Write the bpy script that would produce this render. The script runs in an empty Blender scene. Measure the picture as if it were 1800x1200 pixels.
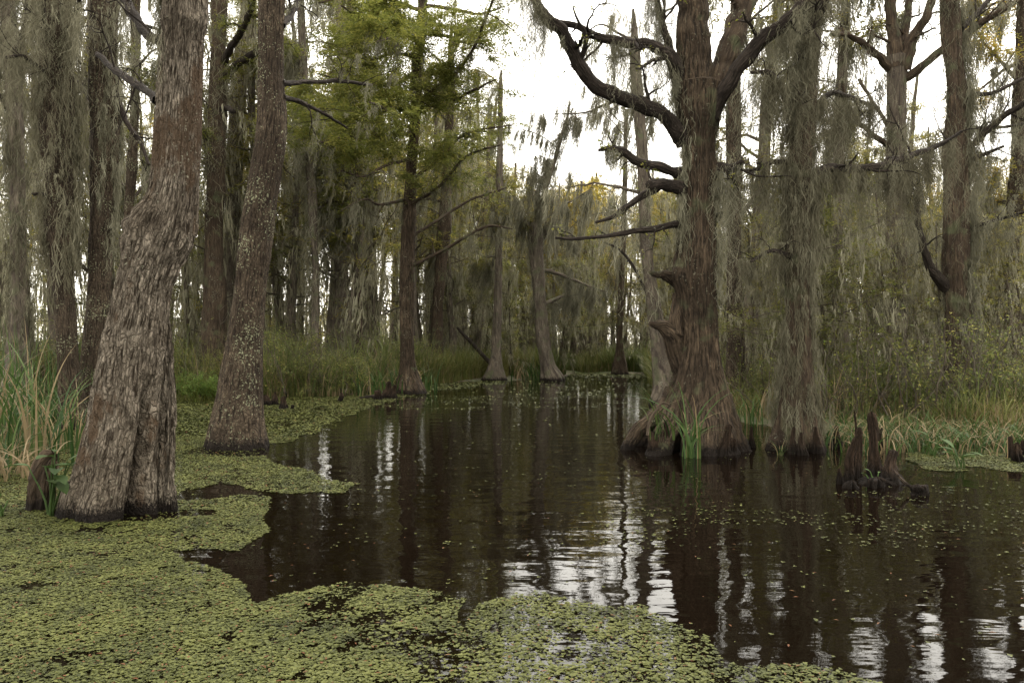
import bpy, math
import numpy as np

# ------------------------------------------------------------------ basics
F = 1400.0            # focal length in photo pixels (1800 wide)
CH = 1.5              # camera height above the water
RS = np.random.default_rng(11)
COL = bpy.context.scene.collection


def P(px, py, d):
    return np.array([(px - 900) / F * d, d, CH - (py - 600) / F * d])


def nrm(v):
    return v / (np.linalg.norm(v, axis=-1, keepdims=True) + 1e-12)


# lattice noise
_pt = np.random.default_rng(3).permutation(256)
_vt = np.random.default_rng(4).uniform(-1, 1, 256)


def noise(p):
    p = np.asarray(p, float)
    i = np.floor(p).astype(int)
    f = p - i
    f = f * f * (3 - 2 * f)
    out = 0
    for dx in (0, 1):
        for dy in (0, 1):
            for dz in (0, 1):
                h = _pt[(_pt[(_pt[(i[..., 0] + dx) & 255] + i[..., 1] + dy) & 255] + i[..., 2] + dz) & 255]
                w = (f[..., 0] if dx else 1 - f[..., 0]) * (f[..., 1] if dy else 1 - f[..., 1]) * (f[..., 2] if dz else 1 - f[..., 2])
                out = out + w * _vt[h]
    return out


def fbm(p, o=3):
    p = np.asarray(p, float)
    s, a = 0, 1.0
    for k in range(o):
        s = s + a * noise(p + 17.3 * k)
        p = p * 2.03
        a *= .5
    return s


class MB:
    """collects quads; builds one mesh object"""
    def __init__(self):
        self.v, self.q, self.uv, self.a = [], [], [], []
        self.n = 0

    def add(self, v, q, uv=None, a=None):
        v = np.asarray(v, float).reshape(-1, 3)
        q = np.asarray(q, int).reshape(-1, 4)
        self.v.append(v)
        self.q.append(q + self.n)
        self.uv.append(np.zeros((len(v), 2)) if uv is None else np.asarray(uv, float).reshape(-1, 2))
        self.a.append(np.zeros(len(v)) if a is None else np.broadcast_to(np.asarray(a, float), (len(v),)))
        self.n += len(v)

    def mesh(self, name, mat, smooth=True):
        me = bpy.data.meshes.new(name)
        if self.n:
            v = np.concatenate(self.v).astype(np.float32)
            q = np.concatenate(self.q).astype(np.int32)
            uv = np.concatenate(self.uv).astype(np.float32)
            a = np.concatenate(self.a).astype(np.float32)
            me.vertices.add(len(v))
            me.vertices.foreach_set('co', v.ravel())
            me.loops.add(q.size)
            me.loops.foreach_set('vertex_index', q.ravel())
            me.polygons.add(len(q))
            me.polygons.foreach_set('loop_start', np.arange(0, q.size, 4, dtype=np.int32))
            me.polygons.foreach_set('loop_total', np.full(len(q), 4, np.int32))
            me.polygons.foreach_set('use_smooth', np.full(len(q), smooth, bool))
            ul = me.uv_layers.new(name='UVMap')
            ul.data.foreach_set('uv', uv[q.ravel()].ravel())
            at = me.attributes.new('var', 'FLOAT', 'POINT')
            at.data.foreach_set('value', a)
            me.update(calc_edges=True)
        me.materials.append(mat)
        return me

    def build(self, name, mat, parent=None, smooth=True):
        o = bpy.data.objects.new(name, self.mesh(name, mat, smooth))
        COL.objects.link(o)
        if parent is not None:
            o.parent = parent
            o.location = -np.array(parent.location)   # geometry is given in world metres
        return o


def tag(o, label=None, cat=None, group=None, kind=None):
    if label: o['label'] = label
    if cat: o['category'] = cat
    if group: o['group'] = group
    if kind: o['kind'] = kind
    return o


def empty(name, loc, label, cat, group=None):
    o = bpy.data.objects.new(name, None)
    COL.objects.link(o)
    o.location = loc
    o.empty_display_size = .2
    bpy.context.view_layer.update() if False else None
    return tag(o, label, cat, group)


# ------------------------------------------------------------------ geometry makers
def catmull(pts, n):
    pts = np.asarray(pts, float)
    if len(pts) == 2:
        t = np.linspace(0, 1, n)[:, None]
        return pts[0] * (1 - t) + pts[1] * t
    e = np.vstack([2 * pts[0] - pts[1], pts, 2 * pts[-1] - pts[-2]])
    seg = np.linalg.norm(np.diff(pts[:, :3], axis=0), axis=1)
    cum = np.concatenate([[0], np.cumsum(seg)])
    s = np.linspace(0, cum[-1], n)
    k = np.clip(np.searchsorted(cum, s, side='right') - 1, 0, len(pts) - 2)
    t = ((s - cum[k]) / (seg[k] + 1e-9))[:, None]
    p0, p1, p2, p3 = e[k], e[k + 1], e[k + 2], e[k + 3]
    return .5 * (2 * p1 + (p2 - p0) * t + (2 * p0 - 5 * p1 + 4 * p2 - p3) * t ** 2 + (3 * p1 - p0 - 3 * p2 + p3) * t ** 3)


def tube(mb, path, rad, sides=8, disp=None, a=0., cap=True):
    path = np.asarray(path, float)
    rad = np.broadcast_to(np.asarray(rad, float), (len(path),)).copy()
    n = len(path)
    t = nrm(np.gradient(path, axis=0))
    A = np.zeros((n, 3))
    ref = np.array([0, 1., 0]) if abs(t[0, 1]) < .9 else np.array([0, 0, 1.])
    u = ref - t[0] * ref.dot(t[0])
    u /= np.linalg.norm(u)
    for i in range(n):
        u = u - t[i] * u.dot(t[i])
        u /= np.linalg.norm(u) + 1e-12
        A[i] = u
    B = np.cross(t, A)
    th = np.linspace(0, 2 * np.pi, sides + 1)
    s = np.concatenate([[0], np.cumsum(np.linalg.norm(np.diff(path, axis=0), axis=1))])
    R = rad[:, None] * np.ones(sides + 1)
    dirs = A[:, None] * np.cos(th)[None, :, None] + B[:, None] * np.sin(th)[None, :, None]
    if disp is not None:
        R = R + disp(dirs, path, rad, s)
        R[:, -1] = R[:, 0]
    v = path[:, None] + dirs * R[..., None]
    rm = np.median(rad)
    U = np.broadcast_to(th[None] * rm, (n, sides + 1))
    V = np.broadcast_to(s[:, None], (n, sides + 1))
    idx = np.arange(n * (sides + 1)).reshape(n, sides + 1)
    q = np.stack([idx[:-1, :-1], idx[:-1, 1:], idx[1:, 1:], idx[1:, :-1]], -1)
    mb.add(v, q, np.stack([U, V], -1), a)
    if cap:   # close the tip
        c = path[-1] + t[-1] * rad[-1] * .6
        m = sides // 2
        ring = v[-1, :-1]
        vv = np.vstack([ring, c[None]])
        qq = [[2 * k, 2 * k + 1, (2 * k + 2) % sides, sides] for k in range(m)]
        mb.add(vv, qq, None, a)
    return v


def bark_disp(seed, amp=.03, lobes=None, extra=None, ridge=.0, rscale=9.):
    """amp, ridge in metres; lobes=(count, strength, fall-off height)"""
    rr = np.random.default_rng(seed)
    ph = rr.uniform(0, 6.28, 4)

    def f(dirs, path, rad, s):
        z = path[:, 2:3]
        th = np.arctan2(dirs[..., 1], dirs[..., 0])
        q = np.stack([dirs[..., 0] * 1.3 + seed, dirs[..., 1] * 1.3, np.broadcast_to(s[:, None] * .9, th.shape)], -1)
        out = amp * fbm(q, 3) * (rad[:, None] / np.median(rad))
        if ridge:
            q2 = np.stack([dirs[..., 0] * rscale, dirs[..., 1] * rscale, np.broadcast_to(s[:, None] * 2.2, th.shape)], -1)
            out = out - ridge * np.abs(fbm(q2, 3)) ** .8
            q3 = np.stack([dirs[..., 0] * rscale * 3, dirs[..., 1] * rscale * 3, np.broadcast_to(s[:, None] * 14, th.shape)], -1)
            out = out + ridge * .35 * noise(q3)
        if lobes:
            k, st, h = lobes
            wob = .35 * noise(np.stack([th * 0 + seed, th * 0, np.broadcast_to(z * 1.5, th.shape)], -1))
            lb = (np.abs(np.cos(th * k / 2 + ph[0] + wob)) ** 1.5 - .55) + .35 * np.cos(th * (k + 3) + ph[1] + 1.5 * wob) + .2 * np.cos(th * (2 * k + 1) + ph[2])
            out = out + rad[:, None] * st * lb * np.exp(-np.clip(z, 0, None) / h)
        if extra is not None:
            out = out + extra(dirs, path, rad, th)
        return out
    return f


def strands(mb, p0, L, w, segs=4, wav=.05, slant=(0, 0), rng=RS, a=None):
    n = len(p0)
    t = np.linspace(0, 1, segs + 1)
    st = rng.normal(0, 1, (n, segs + 1, 2)) * (L[:, None, None] * wav)
    st[:, 0] = 0
    st = np.cumsum(st, 1)
    pos = np.repeat(p0[:, None], segs + 1, 1).astype(float)
    pos[..., :2] += st
    pos[..., 2] -= L[:, None] * t
    pos[..., 0] += L[:, None] * t * slant[0]
    pos[..., 1] += L[:, None] * t * slant[1]
    ang = rng.uniform(0, np.pi, n)
    side = np.stack([np.cos(ang), np.sin(ang), rng.normal(0, .25, n)], -1)[:, None]
    prof = (np.sin(np.pi * (.12 + .88 * t)) ** .6 * .8 + .12)[None, :, None]
    hw = w[:, None, None] * .5 * prof
    v = np.stack([pos - side * hw, pos + side * hw], 2)
    idx = np.arange(n * (segs + 1) * 2).reshape(n, segs + 1, 2)
    q = np.stack([idx[:, :-1, 0], idx[:, :-1, 1], idx[:, 1:, 1], idx[:, 1:, 0]], -1)
    av = rng.uniform(0, 1, n) if a is None else a
    mb.add(v, q, None, np.repeat(av, (segs + 1) * 2))


def festoons(mb, c, L, s, n, w, segs=4, wav=.05, slant=(0, 0), rng=RS):
    """beards of hanging moss: c (M,3) anchors, L lengths, s half widths, n strands each"""
    c = np.asarray(c, float).reshape(-1, 3)
    M = len(c)
    if M == 0: return
    L = np.broadcast_to(L, (M,)); s = np.broadcast_to(s, (M,))
    u = rng.beta(1.0, 1.5, (M, n))
    u[:, :max(2, n // 6)] = rng.uniform(0, .08, (M, max(2, n // 6)))
    sig = s[:, None] * ((1 - u) ** .7 * .95 + .06)
    off = rng.normal(0, 1, (M, n, 2)) * sig[..., None] * .6
    p = np.zeros((M, n, 3))
    p[..., 0] = c[:, None, 0] + off[..., 0] + slant[0] * u * L[:, None]
    p[..., 1] = c[:, None, 1] + off[..., 1] + slant[1] * u * L[:, None]
    p[..., 2] = c[:, None, 2] - u * L[:, None] * .72
    LL = L[:, None] * rng.uniform(.18, .42, (M, n)) * (1.05 - .45 * u)
    ww = w * rng.uniform(.5, 1.5, (M, n))
    av = (rng.uniform(0, 1, M)[:, None] * .6 + rng.uniform(0, .4, (M, n))).ravel()
    strands(mb, p.reshape(-1, 3), LL.ravel(), ww.ravel(), segs, wav, slant, rng, av)


def leaves(mb, c, size, aspect=.35, flat=.6, rng=RS, a=None, dirs=None):
    """single leaf blades, diamond shaped with a fold"""
    n = len(c)
    if n == 0: return
    if dirs is None:
        dirs = rng.normal(0, 1, (n, 3)); dirs[:, 2] = dirs[:, 2] * (1 - flat) - .25
    dirs = nrm(dirs)
    up = rng.normal(0, 1 - flat, (n, 3)); up[:, 2] += 1.
    sd = nrm(np.cross(dirs, up))
    nn = np.cross(sd, dirs)
    size = np.broadcast_to(size, (n,)) * rng.uniform(.6, 1.3, n)
    S = size[:, None]
    v = np.stack([c, c + dirs * S * .45 + sd * S * aspect * .5 + nn * S * .08, c + dirs * S, c + dirs * S * .45 - sd * S * aspect * .5 + nn * S * .08], 1)
    idx = np.arange(n * 4).reshape(n, 4)
    av = rng.uniform(0, 1, n) if a is None else a
    mb.add(v, idx, None, np.repeat(av, 4))


def sprays(mb, base, direc, length, n, leaf, rng=RS, droop=.25, aspect=.28, clump=None):
    """feathery flat twigs: leaflets in two rows along each twig"""
    M = len(base)
    if M == 0: return
    direc = nrm(direc)
    up = rng.normal(0, .25, (M, 3)); up[:, 2] += 1
    sd = nrm(np.cross(direc, up))
    t = np.linspace(.05, 1, n)[None]
    length = np.broadcast_to(length, (M,)) * rng.uniform(.6, 1.3, M)
    pos = base[:, None] + direc[:, None] * (t * length[:, None])[..., None]
    pos = pos + rng.normal(0, 1, pos.shape) * leaf * .25
    pos[..., 2] -= droop * (t ** 2) * length[:, None]
    sg = np.where(np.arange(n) % 2 == 0, 1., -1.)[None, :, None]
    d = direc[:, None] * .7 + sd[:, None] * sg * .9
    d = d + rng.normal(0, .22, d.shape)
    d[..., 2] -= .2
    cl = rng.uniform(0, 1, M) if clump is None else clump
    av = np.clip(cl[:, None] * .75 + rng.uniform(0, .25, (M, n)), 0, 1)
    sz = leaf * (1.1 - .6 * t) * np.ones((M, 1))
    leaves(mb, pos.reshape(-1, 3), sz.ravel(), aspect, .7, rng, av.ravel(), d.reshape(-1, 3))


def grow(start, direc, L, n=8, wander=.25, lift=0., droop=0., rng=RS):
    """a wandering twig path"""
    d = nrm(np.asarray(direc, float))
    p = [np.asarray(start, float)]
    st = L / (n - 1)
    for k in range(n - 1):
        d = nrm(d + rng.normal(0, wander, 3) + np.array([0, 0, lift - droop * (k / n)]))
        p.append(p[-1] + d * st)
    return np.array(p)


def twigs(mb, path, rad, n, L, rng, r=None, lift=0., droop=.1, t0=.2, levels=1, sides=5):
    """random side twigs; returns the paths"""
    out = []
    m = len(path)
    for k in range(n):
        f = rng.uniform(t0, 1) * (m - 1)
        i = int(f)
        i2 = min(i + 1, m - 1)
        tan = nrm(path[i2] - path[max(i - 1, 0)])
        d = nrm(np.cross(tan, rng.normal(0, 1, 3))) + tan * rng.uniform(.1, .8)
        l = L * rng.uniform(.4, 1.2)
        pp = grow(path[i], d, l, 8, .22, lift, droop, rng)
        rr = (r or rad[i] * .5) * rng.uniform(.6, 1.1)
        tube(mb, pp, np.linspace(rr, rr * .25, 8), sides)
        out.append(pp)
        if levels > 1:
            out += twigs(mb, pp, np.full(8, rr), 3, L * .5, rng, rr * .5, lift, droop, .3, levels - 1, 4)
    return out


# ------------------------------------------------------------------ materials
def new_mat(name):
    m = bpy.data.materials.new(name)
    m.use_nodes = True
    nt = m.node_tree
    b = nt.nodes['Principled BSDF']
    return m, nt, b


def N(nt, typ, **kw):
    n = nt.nodes.new(typ)
    for k, v in kw.items():
        if k in n.inputs.keys():
            n.inputs[k].default_value = v
        else:
            setattr(n, k, v)
    return n


def ramp(nt, fac, stops):
    r = nt.nodes.new('ShaderNodeValToRGB')
    e = r.color_ramp.elements
    while len(e) < len(stops): e.new(.5)
    for k, (p, c) in enumerate(stops):
        e[k].position = p
        e[k].color = (c[0], c[1], c[2], 1) if not np.isscalar(c) else (c, c, c, 1)
    nt.links.new(fac, r.inputs['Fac'])
    return r.outputs['Color']


def mix(nt, fac, a, b):
    m = nt.nodes.new('ShaderNodeMix')
    m.data_type = 'RGBA'
    for s, v in ((m.inputs[0], fac), (m.inputs[6], a), (m.inputs[7], b)):
        if isinstance(v, (tuple, float, int)):
            s.default_value = (*v, 1) if isinstance(v, tuple) else v
        else:
            nt.links.new(v, s)
    return m.outputs[2]


def bark(name, light, mid, dark, lichen=(.30, .32, .22), lich=.5, scale=1., fiss=(.02, .22), bump=.5, stretch=.22, wet=True, moss=0., furrow=.12, crack=.6, blotch=.0):
    m, nt, b = new_mat(name)
    L = nt.links.new
    uv = N(nt, 'ShaderNodeUVMap')
    geo = N(nt, 'ShaderNodeNewGeometry')
    tc = N(nt, 'ShaderNodeTexCoord')
    wn = N(nt, 'ShaderNodeTexNoise', Scale=5. * scale, Detail=3.)
    L(tc.outputs['Object'], wn.inputs['Vector'])
    mp = N(nt, 'ShaderNodeMapping')
    mp.inputs['Scale'].default_value = (22 * scale, 22 * scale * stretch, 1)
    L(uv.outputs['UV'], mp.inputs['Vector'])
    ad = N(nt, 'ShaderNodeVectorMath', operation='MULTIPLY_ADD')
    L(wn.outputs['Color'], ad.inputs[0]); ad.inputs[1].default_value = (2.2, 1.6, 0)
    L(mp.outputs[0], ad.inputs[2])
    vo = N(nt, 'ShaderNodeTexVoronoi', feature='DISTANCE_TO_EDGE', Scale=1.)
    L(ad.outputs[0], vo.inputs['Vector'])
    vc = N(nt, 'ShaderNodeTexVoronoi', Scale=1.)
    L(ad.outputs[0], vc.inputs['Vector'])
    fn = N(nt, 'ShaderNodeTexNoise', Scale=26 * scale, Detail=6., Roughness=.65)
    mp2 = N(nt, 'ShaderNodeMapping'); mp2.inputs['Scale'].default_value = (1, 1, .45)
    L(tc.outputs['Object'], mp2.inputs['Vector']); L(mp2.outputs[0], fn.inputs['Vector'])
    ln = N(nt, 'ShaderNodeTexNoise', Scale=1.6, Detail=4.)
    L(tc.outputs['Object'], ln.inputs['Vector'])
    plate = ramp(nt, vo.outputs['Distance'], [(fiss[0], 0.), (fiss[1], 1.)])
    mf = N(nt, 'ShaderNodeMapping'); mf.inputs['Scale'].default_value = (26 * scale, 26 * scale * furrow, 1)
    L(uv.outputs['UV'], mf.inputs['Vector'])
    fu = N(nt, 'ShaderNodeTexNoise', Scale=1., Detail=3., Roughness=.6, Distortion=.6); L(mf.outputs[0], fu.inputs['Vector'])
    fr = ramp(nt, fu.outputs['Fac'], [(.36, 0.), (.5, .75), (.62, 1.)])
    pm = N(nt, 'ShaderNodeMath', operation='MULTIPLY'); L(fr, pm.inputs[0])
    pa_ = N(nt, 'ShaderNodeMath', operation='MULTIPLY_ADD'); L(plate, pa_.inputs[0]); pa_.inputs[1].default_value = crack; pa_.inputs[2].default_value = 1 - crack
    L(pa_.outputs[0], pm.inputs[1])
    plate = pm.outputs[0]
    h = N(nt, 'ShaderNodeMath', operation='MULTIPLY_ADD')
    L(fn.outputs['Fac'], h.inputs[0]); h.inputs[1].default_value = .9
    L(plate, h.inputs[2])
    c1 = mix(nt, fn.outputs['Fac'], mid, light)
    c1 = mix(nt, ramp(nt, vc.outputs['Color'], [(.2, 0.), (.9, .55)]), c1, tuple(.6 * x for x in mid))
    c1 = mix(nt, ramp(nt, ln.outputs['Fac'], [(.42, 0.), (.6, .8)]), c1, tuple(.6 * x + .1 * y for x, y in zip(mid, dark)))
    c2 = mix(nt, plate, dark, c1)
    if blotch:   # plates fallen away, showing brown inner bark
        bn = N(nt, 'ShaderNodeTexNoise', Scale=2.4, Detail=6., Roughness=.62)
        mb_ = N(nt, 'ShaderNodeMapping'); mb_.inputs['Scale'].default_value = (1, 1, .55); L(tc.outputs['Object'], mb_.inputs['Vector']); L(mb_.outputs[0], bn.inputs['Vector'])
        bf = ramp(nt, bn.outputs['Fac'], [(.565, 0.), (.62, blotch)])
        c2 = mix(nt, bf, c2, mix(nt, fn.outputs['Fac'], (.045, .028, .017), (.17, .115, .075)))
    # lichen crust
    l1 = N(nt, 'ShaderNodeTexNoise', Scale=34., Detail=5., Roughness=.65); L(tc.outputs['Object'], l1.inputs['Vector'])
    l2 = N(nt, 'ShaderNodeTexNoise', Scale=2.2, Detail=2.); L(tc.outputs['Object'], l2.inputs['Vector'])
    ml = N(nt, 'ShaderNodeMath', operation='MULTIPLY_ADD'); L(l2.outputs['Fac'], ml.inputs[0]); ml.inputs[1].default_value = .42; L(l1.outputs['Fac'], ml.inputs[2])
    lf = ramp(nt, ml.outputs[0], [(.945 - .13 * lich, 0.), (.985 - .13 * lich, .8 if lich > 0 else 0)])
    c3 = mix(nt, lf, c2, lichen)
    if moss > 0:
        mn = N(nt, 'ShaderNodeTexNoise', Scale=3., Detail=5.); L(tc.outputs['Object'], mn.inputs['Vector'])
        c3 = mix(nt, ramp(nt, mn.outputs['Fac'], [(.62 - .25 * moss, 0.), (.75 - .2 * moss, .8)]), c3, (.09, .1, .055))
    if wet:   # water-soaked stain line just over the surface
        sx = N(nt, 'ShaderNodeSeparateXYZ'); L(geo.outputs['Position'], sx.inputs[0])
        mw = N(nt, 'ShaderNodeMath', operation='MULTIPLY_ADD'); L(fn.outputs['Fac'], mw.inputs[0]); mw.inputs[1].default_value = -.34; L(sx.outputs['Z'], mw.inputs[2])
        wa = N(nt, 'ShaderNodeMath', operation='ADD'); L(mw.outputs[0], wa.inputs[0]); wa.inputs[1].default_value = .10
        wf = ramp(nt, wa.outputs[0], [(0., 1.), (.09, 0.)])
        c3 = mix(nt, wf, c3, (.012, .009, .007))
        rw = N(nt, 'ShaderNodeMapRange'); L(wf, rw.inputs[0]); rw.inputs[3].default_value = .9; rw.inputs[4].default_value = .8
        L(rw.outputs[0], b.inputs['Roughness'])
    else:
        b.inputs['Roughness'].default_value = .9
    L(c3, b.inputs['Base Color'])
    bp = N(nt, 'ShaderNodeBump', Strength=min(bump * 1.3, 1.), Distance=.05)
    L(h.outputs[0], bp.inputs['Height']); L(bp.outputs[0], b.inputs['Normal'])
    b.inputs['Specular IOR Level'].default_value = .12
    return m


def leafmat(name, stops, trans=.35, rough=.55, spec=.3):
    m, nt, b = new_mat(name)
    L = nt.links.new
    at = N(nt, 'ShaderNodeAttribute', attribute_name='var')
    c = ramp(nt, at.outputs['Fac'], stops)
    oi = N(nt, 'ShaderNodeObjectInfo')
    hs = N(nt, 'ShaderNodeHueSaturation')
    mr = N(nt, 'ShaderNodeMapRange'); L(oi.outputs['Random'], mr.inputs[0]); mr.inputs[3].default_value = .8; mr.inputs[4].default_value = 1.2
    L(mr.outputs[0], hs.inputs['Value'])
    L(c, hs.inputs['Color'])
    L(hs.outputs[0], b.inputs['Base Color'])
    b.inputs['Roughness'].default_value = rough
    b.inputs['Specular IOR Level'].default_value = spec
    if trans > 0:
        tr = N(nt, 'ShaderNodeBsdfTranslucent')
        L(hs.outputs[0], tr.inputs['Color'])
        mx = N(nt, 'ShaderNodeMixShader'); mx.inputs[0].default_value = trans
        L(b.outputs[0], mx.inputs[1]); L(tr.outputs[0], mx.inputs[2])
        L(mx.outputs[0], nt.nodes['Material Output'].inputs['Surface'])
    return m


M_TUP = bark('bark_plated_grey', (.54, .475, .39), (.30, .245, .185), (.03, .022, .015), lichen=(.42, .41, .31), lich=.5, scale=2.6, fiss=(.0, .18), bump=.75, stretch=.22, furrow=.1, crack=.6, blotch=.85)
M_LICH = bark('bark_lichen_brown', (.20, .155, .11), (.098, .073, .05), (.018, .013, .01), lichen=(.30, .31, .20), lich=.95, scale=1.5, fiss=(.0, .3), bump=.6, stretch=.4)
M_CYP = bark('bark_cypress_red', (.20, .148, .10), (.098, .07, .046), (.02, .015, .011), lichen=(.22, .21, .15), lich=.6, scale=1.3, fiss=(.0, .35), bump=.8, stretch=.07, moss=.12)
M_BR = bark('bark_cypress_brown', (.175, .13, .088), (.088, .064, .042), (.03, .022, .017), lichen=(.24, .25, .18), lich=.6, scale=1.2, fiss=(.0, .35), bump=.5, stretch=.08, moss=.3)
M_LIMB = bark('bark_dark_limb', (.085, .068, .056), (.045, .035, .028), (.015, .012, .01), lichen=(.18, .18, .14), lich=.3, scale=1.6, fiss=(.0, .3), bump=.5, stretch=.2, wet=False)
M_BG = bark('bark_far_grey', (.27, .23, .175), (.155, .13, .098), (.05, .04, .034), lichen=(.22, .22, .17), lich=.7, scale=.8, fiss=(.0, .35), bump=.4, stretch=.12, moss=.3)  # grey bark, its colour lightened in place of haze over the far wood
M_KNEE = bark('bark_knee', (.10, .066, .044), (.042, .027, .018), (.02, .014, .01), lichen=(.28, .18, .12), lich=.3, scale=1.6, fiss=(.0, .3), bump=.6, stretch=.15)
M_MOSS = leafmat('spanish_moss', [(0, (.09, .083, .055)), (.5, (.175, .167, .117)), (1, (.30, .29, .215))], .35, .9, .1)
M_MOSSF = leafmat('spanish_moss_far_hazed', [(0, (.13, .12, .078)), (.5, (.235, .222, .152)), (1, (.37, .355, .26))], .35, .9, .1)  # paler copy of the moss; distance haze is put into its colour
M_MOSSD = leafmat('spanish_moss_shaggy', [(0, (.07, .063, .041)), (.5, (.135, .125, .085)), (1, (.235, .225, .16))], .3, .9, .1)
M_GREEN = leafmat('needles_green', [(0, (.062, .074, .017)), (.5, (.135, .148, .032)), (1, (.25, .235, .055))], .5)
M_OLIVE = leafmat('needles_olive', [(0, (.09, .10, .022)), (.5, (.20, .19, .04)), (1, (.32, .25, .06))], .5)
M_GOLD = leafmat('needles_gold', [(0, (.14, .14, .026)), (.45, (.30, .26, .045)), (1, (.46, .30, .06))], .5)
M_GRASS = leafmat('grass_blades', [(0, (.04, .06, .016)), (.5, (.085, .105, .028)), (.75, (.15, .15, .045)), (.8, (.17, .13, .07)), (1, (.28, .21, .12))], .35, .5)
M_REED = leafmat('reed_blades', [(0, (.022, .05, .012)), (.6, (.055, .095, .024)), (.8, (.09, .125, .035)), (.83, (.17, .13, .07)), (1, (.28, .21, .12))], .3, .55, .2)
M_WEED = leafmat('floating_leaves', [(0, (.026, .030, .009)), (.4, (.054, .061, .016)), (.95, (.095, .101, .028)), (.97, (.12, .07, .03)), (1, (.10, .035, .015))], .1, .6, .15)
M_DEAD = bark('dead_wood', (.27, .22, .17), (.15, .115, .085), (.04, .03, .02), lich=.2, scale=2., fiss=(0, .3), bump=.5, stretch=.1)


# ------------------------------------------------------------------ hero trees
SECS = {}


def sections(rows, d, top=None, sub=True):
    """rows: (py, xl, xr) from top to bottom -> path/radius from the base up"""
    rows = sorted(rows, key=lambda r: -r[0])
    pts = []
    for py, xl, xr in rows:
        p = P((xl + xr) / 2, py, d)
        pts.append([*p, (xr - xl) / 2 / F * d])
    b = pts[0]
    if sub:
        pts.insert(0, [b[0], b[1], -.45, b[3] * 1.12])
    t = np.array(pts[-1]); t2 = np.array(pts[-2])
    if top:
        dz = top - t[2]
        dx = (t[0] - t2[0]) / (t[2] - t2[2]) * dz * .35
        pts.append([t[0] + dx * .5, t[1], t[2] + dz * .5, t[3] * .85])
        pts.append([t[0] + dx, t[1] + .2, t[2] + dz, t[3] * .25])
    return np.array(pts)


def limb_pts(pts, d, dd=0.):
    k = len(pts)
    out = []
    for i, (px, py, w) in enumerate(pts):
        di = d + dd * i / max(k - 1, 1)
        out.append([*P(px, py, di), w / 2 / F * di])
    return np.array(out)


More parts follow.
